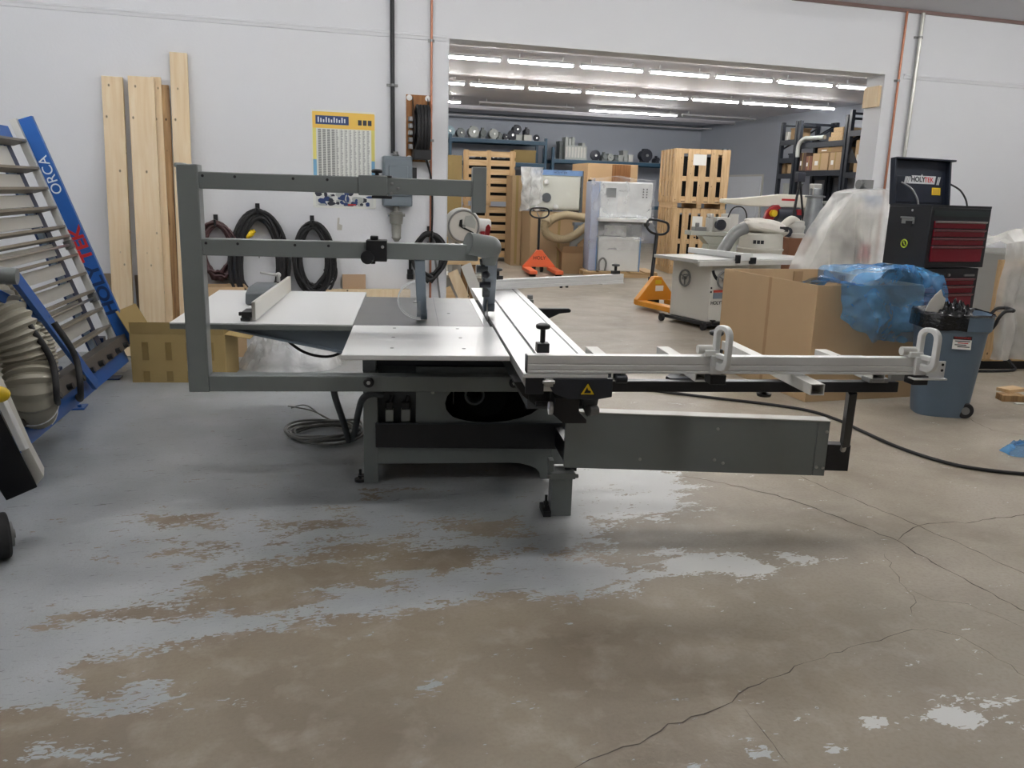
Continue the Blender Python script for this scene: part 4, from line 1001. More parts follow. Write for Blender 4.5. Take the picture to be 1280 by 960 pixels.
# brown board with hose reel
a, c = onwall(507.5, 118), onwall(537.5, 203)
hb = thing('hose_reel_board', 'brown plywood board with a black hose reel, beside the copper pipe', 'hose reel', (a.x, WALL, c.z))
w_, h_ = c.x-a.x, a.z-c.z
MB().box(0, w_, -.02, 0, 0, h_).build('backing_board', M['ply'], hb, bevel=.002)
for x in (.03, w_-.03):
    for z in (.03, h_-.03): MB().lathe([(.028, 0), (.028, .004), (.012, .008)], (x, -.02, z), (0, -1, 0), 16).build('washer', M['white'], hb)
cx, cz = w_*.56, h_*.50
rl = MB()
for k in range(4): rl.tube([(cx-.05+.032*k, -.17+.115*cos(q), cz+.20*sin(q)) for q in [2*pi*i/28 for i in range(28)]], .018, 8, closed=True)
rl.cyl((cx-.06, -.17, cz), (cx+.06, -.17, cz), .09, n=20)
rl.build('reel_hose', M['rubber'], hb)
for dx in (-.075, .075): MB().prism([(-.20, cz-.06), (-.02, cz-.26), (-.02, cz+.30), (-.19, cz+.07)], 'x', cx+dx-.003, cx+dx+.003).build('reel_bracket', M['blackmetal'], hb)
MB().box(cx-.085, cx+.085, -.20, -.02, cz-.30, cz-.20).build('reel_base', M['black'], hb, bevel=.008)
for k in range(5): MB().box(cx-.125, cx-.085, -.12, -.06, cz-.20+.065*k, cz-.155+.065*k).build('reel_spring', M['zinc'], hb, bevel=.004)
MB().tube(catmull([(w_-.06, -.09, cz-.28), (w_-.04, -.06, .0), (w_+.01, -.05, -.2), (w_+.02, -.04, -.55), (w_+.005, -.04, -.85)], 8), .011, 8).build('hanging_hose', M['rubber'], hb)
# air outlet block near the low coil, and thin line down
p = onwall(512, 340); tag(MB().box(-.025, .025, -.05, 0, 0, .05).cyl((0, -.025, .05), (0, -.025, .20), .013, n=10).box(-.03, .03, -.06, 0, -.05, 0).build('air_outlet', M['black'], None, loc=(p.x, WALL, p.z-.02)), 'black air outlet with a short pipe on the wall left of the low hose coil', 'air outlet')
tag(MB().cyl((0, -.03, 0), (.10, -.03, -.75), .010, n=8).build('thin_pipe', M['zinc'], None, loc=(1.56, WALL, 1.15)), 'thin dull pipe running down the wall from the low hose coil', 'pipe')
# faint pale sticker and pencil marks on the wall
p = onwall(424, 280); tag(MB().prism([(-.02, 0), (.025, 0), (.03, .05), (0, .06), (.005, .12), (-.015, .12), (-.02, .05)], 'y', -.002, 0).build('wall_scrape', mat('scrape_grey', rgb(186, 184, 176), .6), None, loc=(p.x, WALL, p.z-.06)), 'small grey scrape on the white wall under the poster', 'mark')

# ================================================================== RIGHT SIDE
# big open cardboard box
BBX = (4.13, 5.62)
bb = thing('cardboard_box', 'big open brown cardboard box draped with blue film, in front of the white table saw', 'cardboard box', (BBX[0], BBX[1], 0), radians(1))
sx, sy, sz, t_ = 1.05, 1.40, .955, .012
MB().ringplate([(0, 0), (sx, 0), (sx, sy), (0, sy)], [(t_, t_), (sx-t_, t_), (sx-t_, sy-t_), (t_, sy-t_)], 'z', 0, sz).build('box_wall', M['card'], bb, smooth=False, bevel=.003)
MB().box(t_, sx-t_, t_, sy-t_, .004, .016).build('box_bottom', M['card_in'], bb)
MB().box(-.0015, .0, .62, .66, .0, sz).build('box_seam', mat('cardboard_seam', rgb(162, 130, 94), .8), bb)
MB().beam((sx-.25, sy-t_-.02, 0), (sx-.25, sy-t_-.02, sz-.02), .10, .012).beam((sx-t_-.03, sy-.4, 0.02), (sx-t_-.03, sy-.4, sz-.02), .012, .08).build('corner_post', M['card_in'], bb)
# blue film draped over the near right corner of the box
def drape(name, label, cat, fn, nu, nv, m, loc=(0, 0, 0), seed=0, amp=.03, fr=5, group=None):
    off = V((seed*3.7, seed*1.9, seed*5.3))
    def f2(u, v):
        p = V(fn(u, v)); q = p*fr+off
        d = V((noise.noise(q), noise.noise(q+V((9, 2, 4))), noise.noise(q+V((3, 8, 1)))))
        d2 = V((abs(noise.noise(q*2.3)), abs(noise.noise(q*2.3+V((5, 1, 2)))), abs(noise.noise(q*2.3+V((1, 7, 3))))))
        return p + d*amp + d2*amp*.7
    return tag(MB().grid(f2, nu, nv).build(name, m, None, loc=loc, ang=30), label, cat, group)
def film_fn(u, v):
    # u runs along the near rim from left to right and beyond, v from inside the box over the rim and down outside
    x = .14+u*.99
    bulge = .12*sin(min(1, max(0, (u-.28)/.5))*pi)*.9 + .05*(u > .7)
    if v < .35:
        s = v/.35; y = .62-s*.68; z = sz+.035-.0+bulge*(.9+.1*s) - .16*(1-s)**2*(u < .3) + .02*sin(7*u+3*s)
    else:
        s = (v-.35)/.65; drop = (.30+.26*sin(min(1, u*1.5)*pi*.62))*(1-.35*max(0, u-.75)/.25)
        y = -.075-.05*sin(s*2.2)-.06*sin(u*9)*s; z = sz+.035+bulge*(1-s*.5) - drop*s
        x += .04*s*sin(8*u)
    return (x, y, z)
drape('plastic_sheet', 'translucent blue plastic sheet draped over the big open cardboard box', 'plastic sheet', film_fn, 64, 44, M['filmb'], (BBX[0], BBX[1], 0), 3, .04, 4.5)

# trash can on wheels
tc0 = V((5.03, 5.16, 0))
can = thing('trash_can', 'grey blue wheeled trash can lined with a black bag, below the red tool chest', 'trash can', tc0, radians(-28))
def sq_ring(rx, ry, z, n=40, p=3.2):
    out = []
    for i in range(n):
        a = 2*pi*i/n; c, s = cos(a), sin(a); k = (abs(c)**p+abs(s)**p)**(-1/p); out.append((rx*k*c, ry*k*s, z))
    return out
def loft(rings, cap0=True, cap1=True, b=None):
    b = b or MB(); R = [[b.bm.verts.new(V(q)) for q in r] for r in rings]; n = len(R[0])
    for A, Bq in zip(R, R[1:]):
        for i in range(n): b._face([A[i], A[(i+1) % n], Bq[(i+1) % n], Bq[i]])
    if cap0: b._face(R[0][::-1])
    if cap1: b._face(R[-1])
    return b
mcan = mat('trash_can_plastic', rgb(96, 114, 132), .45, var=.08, vscale=4)
loft([sq_ring(.19, .165, .0), sq_ring(.195, .17, .02), sq_ring(.245, .225, .66), sq_ring(.25, .23, .67), sq_ring(.268, .25, .69), sq_ring(.272, .254, .80), sq_ring(.262, .244, .805), sq_ring(.255, .235, .79), sq_ring(.22, .20, .45)], True, True).build('can_body', mcan, can)
lin = loft([sq_ring(.275, .257, .69), sq_ring(.279, .261, .80), sq_ring(.268, .25, .815), sq_ring(.24, .22, .78), sq_ring(.2, .18, .72)], False, True)
for v in lin.bm.verts: v.co += V((noise.noise(v.co*14), noise.noise(v.co*14+V((3, 1, 2))), noise.noise(v.co*12)))*.012
# the liner shows on the left half of the rim
g = [f for f in lin.bm.faces if f.calc_center_median().x > .06 and f.calc_center_median().z < .80]
bmesh.ops.delete(lin.bm, geom=g, context='FACES')
lin.build('bin_liner', mat('bin_liner', rgb(18, 19, 22), .25, bump=.6, bscale=25), can)
for y in (-.09, .09): MB().tube(catmull([(.262, y, .70), (.285, y, .74), (.30, y, .79), (.335, y, .835), (.385, y, .845)], 6), .013, 8).build('handle_arm', M['black'], can)
MB().tube(catmull([(.385, -.09, .845), (.40, -.06, .845), (.40, .06, .845), (.385, .09, .845)], 6), .015, 8).build('handle', M['black'], can)
for y in (-.16, .12):
    w_ = MB().cyl((.15, y, .062), (.15, y+.045, .062), .062, n=24).build('wheel', M['rubber'], can, bevel=.01)
    MB().cyl((.15, y-.004, .062), (.15, y+.049, .062), .03, n=16).build('wheel_hub', M['zinc'], w_)
MB().cyl((.15, -.12, .062), (.15, .13, .062), .012).build('axle', M['zinc'], can)
lb = frame((.03, -.2415, .53), (1, .0, 0), (0, .095, 1)); lb.translation = V((.03, -.226, .60))
st = MB().box(-.065, .065, -.05, .05, -.001, .001); st.bm.transform(lb); st.build('warning_label', M['paper'], can)
st = MB().box(-.065, .065, .022, .05, .001, .0018); st.bm.transform(lb); st.build('label_header', M['ink'], can)
lettering('WARNING', .024, M['redink'], can, lb @ Matrix.Translation((0, .036, .0022)))
for k in range(3): lettering(('KEEP HANDS', 'AWAY FROM', 'MOVING PARTS')[k], .017, M['ink'], can, lb @ Matrix.Translation((.01, .010-.019*k, .0014))) if False else None
for k in range(4):
    st = MB().box(-.05+.02*(k % 2), .055-.012*(k % 3), .008-.014*k, .015-.014*k, .001, .0016); st.bm.transform(lb); st.build('label_line', M['redink'] if k == 1 else M['ink'], can)
# rubbish showing above the rim
heap('black_scrap', 'crumpled black plastic rubbish piled in the trash can', 'rubbish', (tc0.x+.02, tc0.y+.02, .735), .19, .16, .16, mat('black_film', rgb(20, 21, 24), .2), 8, 40, .8)
tag(MB().prism([(-.07, 0), (.06, -.01), (.075, .10), (.05, .12), (.03, .17), (-.01, .13), (-.05, .07)], 'y', -.004, .004).build('paper_scrap', M['cloth'], None, loc=(tc0.x-.12, tc0.y+.06, .80), rotz=radians(-15)), 'torn cream paper sticking out of the trash can', 'paper')

# tool chest
ch = thing('tool_chest', 'tall black tool chest with dark red drawers and a raised lid, right of the opening', 'tool chest', (5.28, 5.80, 0), radians(5))
CW, CD = .68, .46
mred = mat('drawer_red', rgb(120, 18, 34), .35); mblk = mat('chest_black', rgb(30, 32, 36), .42)
def chest_unit(z0, z1, w_, d_, x0, y0, drawers, side_name='cabinet'):
    u = MB().box(x0, x0+w_, y0, y0+d_, z0, z1).build(side_name, mblk, ch, bevel=.004)
    for a_, b_ in drawers:
        f = MB().box(x0+.045, x0+w_-.055, y0-.014, y0+.0, a_, b_).build('drawer', mred, ch, bevel=.002)
        MB().prism([(y0-.014, b_-.018), (y0-.030, b_-.012), (y0-.032, b_), (y0-.012, b_)], 'x', x0+.045, x0+w_-.055).build('drawer_pull', M['steel'] if b_ > 1.47 else mat('pull_red_grey', rgb(132, 92, 96), .3, .4), f, bevel=.001)
chest_unit(1.085, 1.585, CW, CD, 0, 0, [(1.415, 1.475), (1.345, 1.405), (1.275, 1.335), (1.135, 1.265)])
chest_unit(.66, 1.075, CW-.03, CD-.02, .0, .01, [(.935, .99), (.865, .925), (.70, .855)])
chest_unit(.14, .65, CW-.0, CD, .0, .005, [(.46, .565), (.33, .45), (.17, .32)])
MB().ringplate([(0, 0), (CW, 0), (CW, CD), (0, CD)], [(.02, .02), (CW-.02, .02), (CW-.02, CD-.02), (.02, CD-.02)], 'z', 1.585, 1.605).build('top_rim', mblk, ch, smooth=False)
MB().box(.03, CW-.03, -.006, 0, 1.515, 1.56).build('top_panel', mat('panel_dark_green', rgb(34, 44, 44), .3), ch)
for x, z in ((.30, 1.02), (.30, .60)):
    MB().cyl((x, .012, z), (x, -.006, z), .012, n=14).build('lock', M['steel'], ch)
    MB().box(x+.18, x+.30, -.002, .012, z-.012, z+.004).build('name_strip', M['zinc'], ch)
MB().box(-.006, .0, .16, .30, 1.44, 1.50).box(-.025, -.006, .16, .30, 1.485, 1.50).build('side_handle', M['zinc'], ch, bevel=.003)
MB().box(-.008, -.006, .18, .25, 1.425, 1.465).build('handle_recess', M['black'], ch)
mr_ = MB(); mr_.tube([(-.003, .24+.032*cos(a), 1.27+.032*sin(a)) for a in [2*pi*i/24 for i in range(24)]], .006, 6, closed=True)
mr_.build('round_sticker_ring', mat('sticker_lime', rgb(186, 200, 60), .4), ch)
MB().prism([(.225, 1.255), (.24, 1.26), (.255, 1.285), (.243, 1.29), (.238, 1.272)], 'x', -.003, -.001).build('sticker_symbol', mat('sticker_lime2', rgb(186, 200, 60), .4), ch)
MB().cyl((-.003, .20, 1.555), (.0, .20, 1.555), .010, n=12).build('rivet', M['steel'], ch)
for x, y in ((.08, .08), (.60, .08), (.08, .38), (.60, .38)):
    MB().cyl((x-.02, y, .055), (x+.02, y, .055), .055, n=20).box(x-.03, x+.03, y-.03, y+.03, .10, .14).build('castor', M['rubber'], ch, bevel=.004)
# lid standing up from the rear edge, its inside towards us
tilt = radians(-10)
Q = Matrix.Translation((0, CD, 1.60)) @ Matrix.Rotation(tilt, 4, 'X')
Q = Matrix.Translation((0, CD, 1.60)) @ Matrix.Rotation(radians(-7), 4, 'X')
LH = .40
ld = MB().box(0, CW-.02, 0, .012, 0, LH, Q).box(0, .02, -.045, .012, 0, LH, Q).box(CW-.04, CW-.02, -.045, .012, 0, LH, Q).box(-.0, CW+.02, -.06, .012, LH-.015, LH, Q).build('lid', mat('lid_blue_black', rgb(26, 33, 46), .4), ch, bevel=.003)
MB().box(.06, CW-.08, -.006, 0, .02, LH*.62, Q).build('lid_panel', mat('lid_panel', rgb(24, 30, 42), .35), ld, bevel=.002)
sg = MB().prism([(.20, .185), (.50, .185), (.515, .255), (.36, .255), (.35, .27), (.34, .255), (.235, .255)], 'y', -.009, -.006, Q)
sg.build('name_badge', mat('badge_silver', rgb(190, 192, 192), .4), ld)
def on_lid(x, z, d): return Q @ frame((x, -d, z), (1, 0, 0), (0, 0, 1))
lettering('HOLY', .062, M['ink'], ld, on_lid(.305, .221, .0102), bold=.002)
lettering('TEK', .062, M['redink'], ld, on_lid(.432, .219, .0102), bold=.001)
for k in range(4):
    b = MB().prism([(.145+.016*k, .185), (.155+.016*k, .185), (.172+.016*k, .245), (.162+.016*k, .245)], 'y', -.0085, -.006, Q); b.build('badge_stripe', mat('badge_stripe', rgb(190, 192, 192), .4) if k == 0 else bpy.data.materials['badge_stripe'], ld)
    if k < 2: MB().prism([(.525+.018*k, .18), (.535+.018*k, .18), (.555+.018*k, .25), (.545+.018*k, .25)], 'y', -.0085, -.006, Q).build('badge_stripe', bpy.data.materials['badge_stripe'], ld)
MB().box(.475, .575, -.0085, -.006, .09, .155, Q).build('yellow_sticker', M['yellow'], ld)['label'] = 'small yellow sticker'
MB().box(.485, .565, -.0095, -.0085, .10, .145, Q).build('sticker_print', mat('sticker_amber', rgb(200, 160, 40), .5), ld)
for x, m2 in ((.10, M['zinc']), (CW-.0, M['blackmetal'])):
    a_ = Q @ V((x, -.02, .19)); MB().tube(catmull([a_, a_+V((.06, -.06, -.05)), a_+V((.10, -.10, -.13)), a_+V((.11, -.12, -.20))], 6), .008, 8).build('lid_stay', m2, ch)
# small machine part peeping out behind the lid at its left
tag(MB().box(0, .12, 0, .10, 0, .10).cyl((-.03, .05, .05), (0, .05, .05), .05, n=18).cyl((.02, -.03, .05), (.02, 0, .05), .035, n=14).build('motor_end', M['zinc'], None, loc=(6.02, 7.62, 1.742)), 'small grey motor end behind the left edge of the raised lid', 'motor')

# machine under milky film behind the cardboard box
mc = thing('covered_machine', 'machine under a milky plastic sheet between the big box and the tool chest', 'machine', (5.75, 7.75, 0))
MB().prism([(-.38, 0), (.42, 0), (.42, 1.66), (.12, 1.66), (-.12, 1.35), (-.38, .85)], 'y', -.25, .0).build('machine_body', M['white_dull'], mc, bevel=.03)
MB().box(-.36, .40, -.30, -.25, .86, .93).box(-.3, .3, -.27, -.25, .35, .75).build('machine_panel', M['grn'], mc, bevel=.01)
MB().box(.18, .34, -.29, -.25, 1.0, 1.18).build('red_panel', M['red'], mc, bevel=.01)
for k in range(5): MB().beam((-.05+.05*k, -.27, 1.02), (.0+.05*k, -.29, 1.24), .016, .016).build('rod', M['zinc'], mc)
MB().box(.22, .43, -.27, .02, 1.56, 1.68).build('blue_cover', mat('pale_blue_cover', rgb(120, 150, 196), .5), mc, bevel=.02)
def sheet_fn(u, v):
    # tent over the machine: u left to right, v top rear -> top front -> down to the floor in front
    prof = [(0.0, -.52, .50), (.10, -.44, .93), (.25, -.27, 1.32), (.45, .0, 1.70), (.62, .12, 1.735), (.85, .38, 1.75), (1.0, .46, 1.73)]
    for a_, b_ in zip(prof, prof[1:]):
        if u <= b_[0]+1e-9:
            k = (u-a_[0])/(b_[0]-a_[0]); x = a_[1]+(b_[1]-a_[1])*k; zt = a_[2]+(b_[2]-a_[2])*k; break
    if v < .25: s = v/.25; return (x, .02-s*.32, zt)
    s = (v-.25)/.75; return (x+.04*sin(9*u)*s, -.31-.24*s-(.022*sin(u*31+2*s)+.035*sin(u*14)+.015*sin(u*57))*min(1, s*2.5), zt*(1-s)+.01)
drape('plastic_sheet', 'milky plastic sheet hanging over the machine behind the big cardboard box', 'plastic sheet', sheet_fn, 90, 50, M['filmw'], (5.75, 7.72, 0), 6, .012, 4)

# wrapped goods on a pallet at the right edge
pw = onz(1236, 463); 
rw = thing('wrapped_pallet_load', 'film wrapped load on a low pallet at the right edge behind the trash can', 'wrapped load', (pw.x-.05, pw.y+.05, 0), radians(-6))
for y in (.02, .55, 1.05): MB().box(0, 1.9, y, y+.09, .0, .085).build('pallet_runner', M['blackmetal'] if y < .1 else M['crate'], rw)
for k in range(6): MB().box(.01+.33*k, .24+.33*k, 0, 1.15, .086, .108).build('pallet_board', M['crate'], rw)
MB().box(.02, .10, -.02, .03, .112, 1.03).box(.02, 1.7, -.02, .03, 1.03, 1.10).build('timber_frame', M['crate_v'], rw)
MB().box(.14, 1.75, .08, 1.05, .112, 1.16).build('load', mat('load_grey', rgb(168, 168, 164), .6), rw, bevel=.02)
MB().tube(catmull([(.25, -.05, .11), (.28, -.09, .06), (.27, -.12, .02), (.0, -.14, .014), (-.35, -.12, .014)], 8), .014, 8).build('black_strap', M['black'], rw)
def wrap_fn(u, v):
    x = -.03+1.85*u
    if v < .3: s = v/.3; return (x, 1.0-s*1.02, 1.30+.06*sin(u*11)+.05*sin(s*7+u*5)-.05*(u < .04))
    s = (v-.3)/.7; return (x+.03*sin(s*9), -.08-.03*sin(u*30)-.02*sin(u*71)-.03*s, (1.28+.05*sin(u*11))*(1-s)+.118*s)
d_ = drape('film_cover', 'milky film cover', 'x', wrap_fn, 100, 44, M['filmw'], (0, 0, 0), 9, .018, 4); d_.parent = rw; del d_['category']

# loose bits on the floor at the right
p = onz(1262, 502); tag(MB().box(-.05, .14, -.06, .06, 0, .055).build('wood_block', M['pine_old'], None, loc=(p.x, p.y+.05, 0), rotz=radians(-20), bevel=.003), 'brown offcut block on the floor at the right edge', 'wood block')
p = onz(1282, 498); tag(MB().box(-.06, .16, -.05, .07, 0, .03).build('wood_block', M['crate'], None, loc=(p.x-.16, p.y+.04, .056), rotz=radians(10), bevel=.003), 'pale offcut board lying on the brown block', 'wood block')
p = onz(1274, 506); tag(MB().box(-.03, .2, -.012, .03, 0, .012).build('wood_strip', M['white_dull'], None, loc=(p.x, p.y-.0, 0), rotz=radians(-8)), 'thin white strip on the floor in front of the brown block', 'strip')
p = onz(1285, 566); heap('plastic_sheet', 'small crumple of blue plastic on the floor at the right edge', 'plastic sheet', (p.x, p.y, 0), .19, .13, .10, M['filmb'], 12, 40, .5)
# black cable over the floor
pts = [onz(*q) for q in ((800, 488), (850, 494), (900, 500), (960, 507), (1010, 515), (1045, 526), (1080, 542), (1120, 560), (1170, 577), (1220, 588), (1300, 596), (1420, 600), (1600, 590), (1800, 600))]
tag(MB().tube(catmull([V((p.x, p.y, .012)) for p in pts], 8), .0115, 8).build('floor_cable', M['rubber'], None), 'black cable snaking over the concrete behind the grey swing arm', 'cable')
# washer dropped on the floor
p = onz(1021, 885); tag(MB().ringplate(circ(0, 0, .006, .006, 16), circ(0, 0, .0032, .0032, 16), 'z', 0, .0015).build('washer', M['steel'], None, loc=(p.x, p.y, 0)), 'small bright washer on the concrete in the foreground', 'washer')

# ================================================================== STORE ROOM: racks, crates, boxes
def crate(name, label, loc, rotz, w_, d_, h_, vertical, nb, group=None, gapf=.42, paper=None, mm=None):
    t = thing(name, label, 'crate', loc, rotz, group); tk = .022
    m1, m2 = M['crate'], M['crate_v']
    # pallet foot
    for x in (0, w_/2-.05, w_-.1): MB().box(x, x+.10, .02, d_-.02, 0, .10).build('foot_block', m1, t)
    MB().box(0, w_, 0, d_, .10, .125).build('floor_board', m1, t)
    MB().box(.10, w_-.10, .10, d_-.10, .126, h_-.15).build('packed_load', M['void'] if not mm else mm, t)
    def face(L_, put):
        if vertical:
            pw_ = L_/(nb+(nb-1)*gapf)
            for i in range(nb): put('upright_board', i*pw_*(1+gapf), i*pw_*(1+gapf)+pw_, .11, h_, 0, m2)
            for z in (.14, h_*.5-.05, h_-.10): put('rail_board', 0, L_, z, z+.10, 1, m1)
        else:
            ph = (h_-.11)/(nb+(nb-1)*gapf)
            for i in range(nb): put('slat_board', 0, L_, .11+i*ph*(1+gapf), .11+i*ph*(1+gapf)+ph, 0, m1)
            for x in (.0, L_*.44, L_-.11): put('upright_board', x, x+.10, .05, h_+.02, 1, m2)
    face(w_, lambda n, a, b, z0, z1, l, m: MB().box(a, b, (-tk if l else 0) if vertical is False else (0 if l else -tk), (0 if l else tk) if vertical is False else (tk if l else 0), z0, z1).build(n, m, t))
    face(d_, lambda n, a, b, z0, z1, l, m: MB().box(0 if l else -tk, tk if l else 0, a, b, z0, z1).build(n, m, t) if vertical else MB().box(-tk if l else 0, 0 if l else tk, a, b, z0, z1).build(n, m, t))
    face(d_, lambda n, a, b, z0, z1, l, m: MB().box(w_-tk if l else w_, w_ if l else w_+tk, a, b, z0, z1).build(n, m, t))
    MB().box(0, w_, 0, d_, h_-.02, h_).build('top_board', m1, t)
    for (x0, x1, z0, z1) in paper or (): MB().box(x0, x1, -tk-.004, -tk-.001, z0, z1).build('paper_note', M['paper'], t)
    return t
cc = ony(838, 300, 16.2)
crate('slatted_crate', 'upper pine crate with upright slats, stacked on another crate beside the film wrapped machine', (cc.x, 16.2, 1.385), radians(-10), 1.14, 1.1, 1.21, True, 5, 'stacked upright-slat crates', .6, [(.36, .64, .88, 1.1)])
crate('slatted_crate', 'lower pine crate with upright slats and a white note, under another crate', (cc.x+.02, 16.2, .0), radians(-10), 1.12, 1.1, 1.38, True, 6, 'stacked upright-slat crates', .45, [(.42, .64, .98, 1.22)])
cc = ony(579, 300, 19.1)
crate('slatted_crate', 'upper pine crate with level slats, behind the end plate of the upper saw arm', (cc.x, 19.1, 1.275), radians(-12), 1.15, 1.0, 1.22, False, 6, 'stacked level-slat crates', .55)
crate('slatted_crate', 'lower pine crate with level slats, standing on the store floor by brown boxes', (cc.x, 19.1, .0), radians(-12), 1.12, 1.0, 1.25, False, 6, 'stacked level-slat crates', .5, [(.36, .6, .82, .98)])
def closed_box(label, px0, px1, Y, d_, z0, z1, m=None, rotz=0, seams=True, name='cardboard_box', cat='cardboard box', group=None):
    a, b = ony(px0, 250, Y), ony(px1, 250, Y); w_ = b.x-a.x
    t = thing(name, label, cat, (a.x, Y, z0), rotz, group)
    MB().box(0, w_, 0, d_, 0, z1-z0).build('box_body', m or M['card'], t, bevel=.006)
    if seams:
        MB().box(w_/2-.03, w_/2+.03, -.002, .0, (z1-z0)*.02, z1-z0).build('tape_strip', M['card_y'], t)
        MB().box(w_/2-.03, w_/2+.03, 0, d_, z1-z0, z1-z0+.002).build('top_tape', M['card_y'], t)
    return t
closed_box('tall yellowish cardboard box left of the level-slat crates', 556, 577, 18.6, .8, 0, 2.36, M['card_y'])
closed_box('tall brown cardboard box behind the orange pallet truck, right of the level-slat crates', 640, 652, 17.9, .8, 0, 1.96, M['card'], radians(-6))
closed_box('big brown cardboard box under the film covered control cabinet', 664, 736, 17.2, 1.0, 0, 1.20, M['card'])
t = closed_box('large plywood box behind the film wrapped white machine', 733, 795, 19.0, 1.1, 0, 2.33, mat('ply_box', rgb(206, 172, 130), .6, var=.08, vscale=2), seams=False)
MB().box(.62, 1.1, -.004, .0, 1.9, 2.32).build('face_panel', M['ply'], t)
for z in (1.62, 1.82): MB().box(.02, .2, -.005, .0, z, z+.13).build('hand_hole', M['void'], t)
# film covered control cabinet on the brown box
a = ony(664, 240, 17.3); b = ony(727, 240, 17.3)
cc = thing('control_cabinet', 'pale control cabinet with a blue top stripe and clear film, on a big brown box', 'cabinet', (a.x, 17.3, 1.21), 0)
w_ = b.x-a.x
MB().box(0, w_, 0, .7, .04, .88).build('cabinet_body', M['grn'], cc, bevel=.02)
MB().box(.1, w_-.05, -.012, 0, .08, .74).build('cabinet_door', mat('cab_door', rgb(204, 206, 196), .4), cc, bevel=.01)
MB().box(.0, w_, -.016, .0, .77, .88).build('blue_stripe', mat('stripe_blue', rgb(116, 150, 196), .4), cc)
lettering('HOLYTEK', .07, M['ink'], cc, frame((w_*.56, -.018, .825), (1, 0, 0), (0, 0, 1)))
MB().box(w_-.04, w_+.03, 0, .7, .0, .88).build('dark_side', M['grey_dk'], cc)
MB().cyl((.34, -.05, .30), (.34, 0, .30), .10, n=20).build('dial', M['grey_dk'], cc)
for x, z in ((.32, .62), (.12, .06), (.55, .10)): MB().ball((x, -.05, z), .06, 12).build('foam_knob', M['white'], cc)
def f_(u, v):
    return (-.28+u*(w_*.45), -.10-.12*sin(v*3)*(1-u)+.06*sin(u*14), .92-v*(.95-.25*u))
MB().grid(lambda u, v: V(f_(u, v))+V((noise.noise(V((u*6, v*6, 1))), noise.noise(V((u*6, v*6, 5))), 0))*.05, 20, 20).build('film_cover', M['film'], cc)
# duct hoses
hp = [ony(*q, 16.9) for q in ((688, 274), (705, 272), (722, 274), (742, 277))]
ho = thing('duct_hose', 'tan duct hose looping in front of the film covered control cabinet', 'hose', (hp[0].x, 16.9, 0))
o_ = V(ho.location)
def ribbed(pts, r, par, name='hose', m=None, n=12, rib=.03):
    P_ = catmull(pts, 16); rr_ = [r+(.06*r if i % 2 else -.06*r) for i in range(len(P_))]
    return MB().tube([p-o_ for p in P_], r, n, rr=rr_).build(name, m or M['tan'], par, ang=70)
ribbed([ony(*q, 16.8) for q in ((684, 280), (692, 273), (706, 269), (722, 271), (745, 276))], .085, ho)
ribbed([ony(*q, 16.6) for q in ((682, 276), (680, 284), (684, 293), (694, 298), (706, 299), (718, 294), (730, 285), (742, 278))], .085, ho)
MB().cyl(ony(682, 270, 16.8)-o_, ony(682, 281, 16.6)-o_, .10, n=16).build('hose_collar', M['tan'], ho)
# small open box and grey bracket by the orange truck
p = onz(713, 342); t = carton('cardboard_box', 'small open brown box on the floor right of the orange pallet truck', (p.x-.2, p.y, 0), radians(-10), .42, .4, .42, M['card_in'], [('f', radians(-70), .15), ('l', radians(-50), .12)])
a = ony(716, 312, 16.75); gp = thing('machine_stand', 'blue grey machine stand with a pale curved chute beside the film wrapped machine', 'machine stand', (a.x, 16.75, 0))
MB().box(.02, .10, 0, .08, 0, .95).box(.28, .36, 0, .08, 0, .95).box(0, .38, -.02, .1, .95, 1.02).build('stand_frame', M['slate'], gp, bevel=.004)
MB().prism([(-.12, .50), (-.04, .48), (.30, .78), (.30, .92), (.14, .84), (-.10, .62)], 'y', -.12, -.06).build('chute', M['motor_l'], gp, bevel=.02)

# ---- blue racking along the rear wall
def rack_bay(name, label, x0, x1, zs, ztop, y0=25.3, y1=26.3):
    t = thing(name, label, 'shelving', (x0, y0, 0))
    L_ = x1-x0
    for x in (0, L_-.08):
        for y in (0, y1-y0-.08): MB().box(x, x+.08, y, y+.08, 0, ztop).build('upright', M['rack'], t)
        MB().beam((x+.04, .04, .3), (x+.04, y1-y0-.04, 1.4), .03, .03).beam((x+.04, y1-y0-.04, 1.4), (x+.04, .04, ztop-.3), .03, .03).build('side_brace', M['rack'], t)
    for z in zs:
        for y in (0, y1-y0-.06): MB().box(.08, L_-.08, y, y+.06, z-.12, z-.015).build('shelf_beam', M['rack'], t)
        MB().box(.08, L_-.08, 0.0, y1-y0, z-.014, z).build('shelf_deck', M['slate'], t)
    return t
rack_bay('pallet_rack', 'blue steel rack on the rear wall, left bay with two shelves of motors', 5.15, 8.25, [2.50, 3.16], 3.25)
rack_bay('pallet_rack', 'blue steel rack on the rear wall, right bay with one shelf of machine parts', 8.42, 13.2, [1.3, 2.66], 3.0)
MB_up = rack_bay  # (bays share one look)
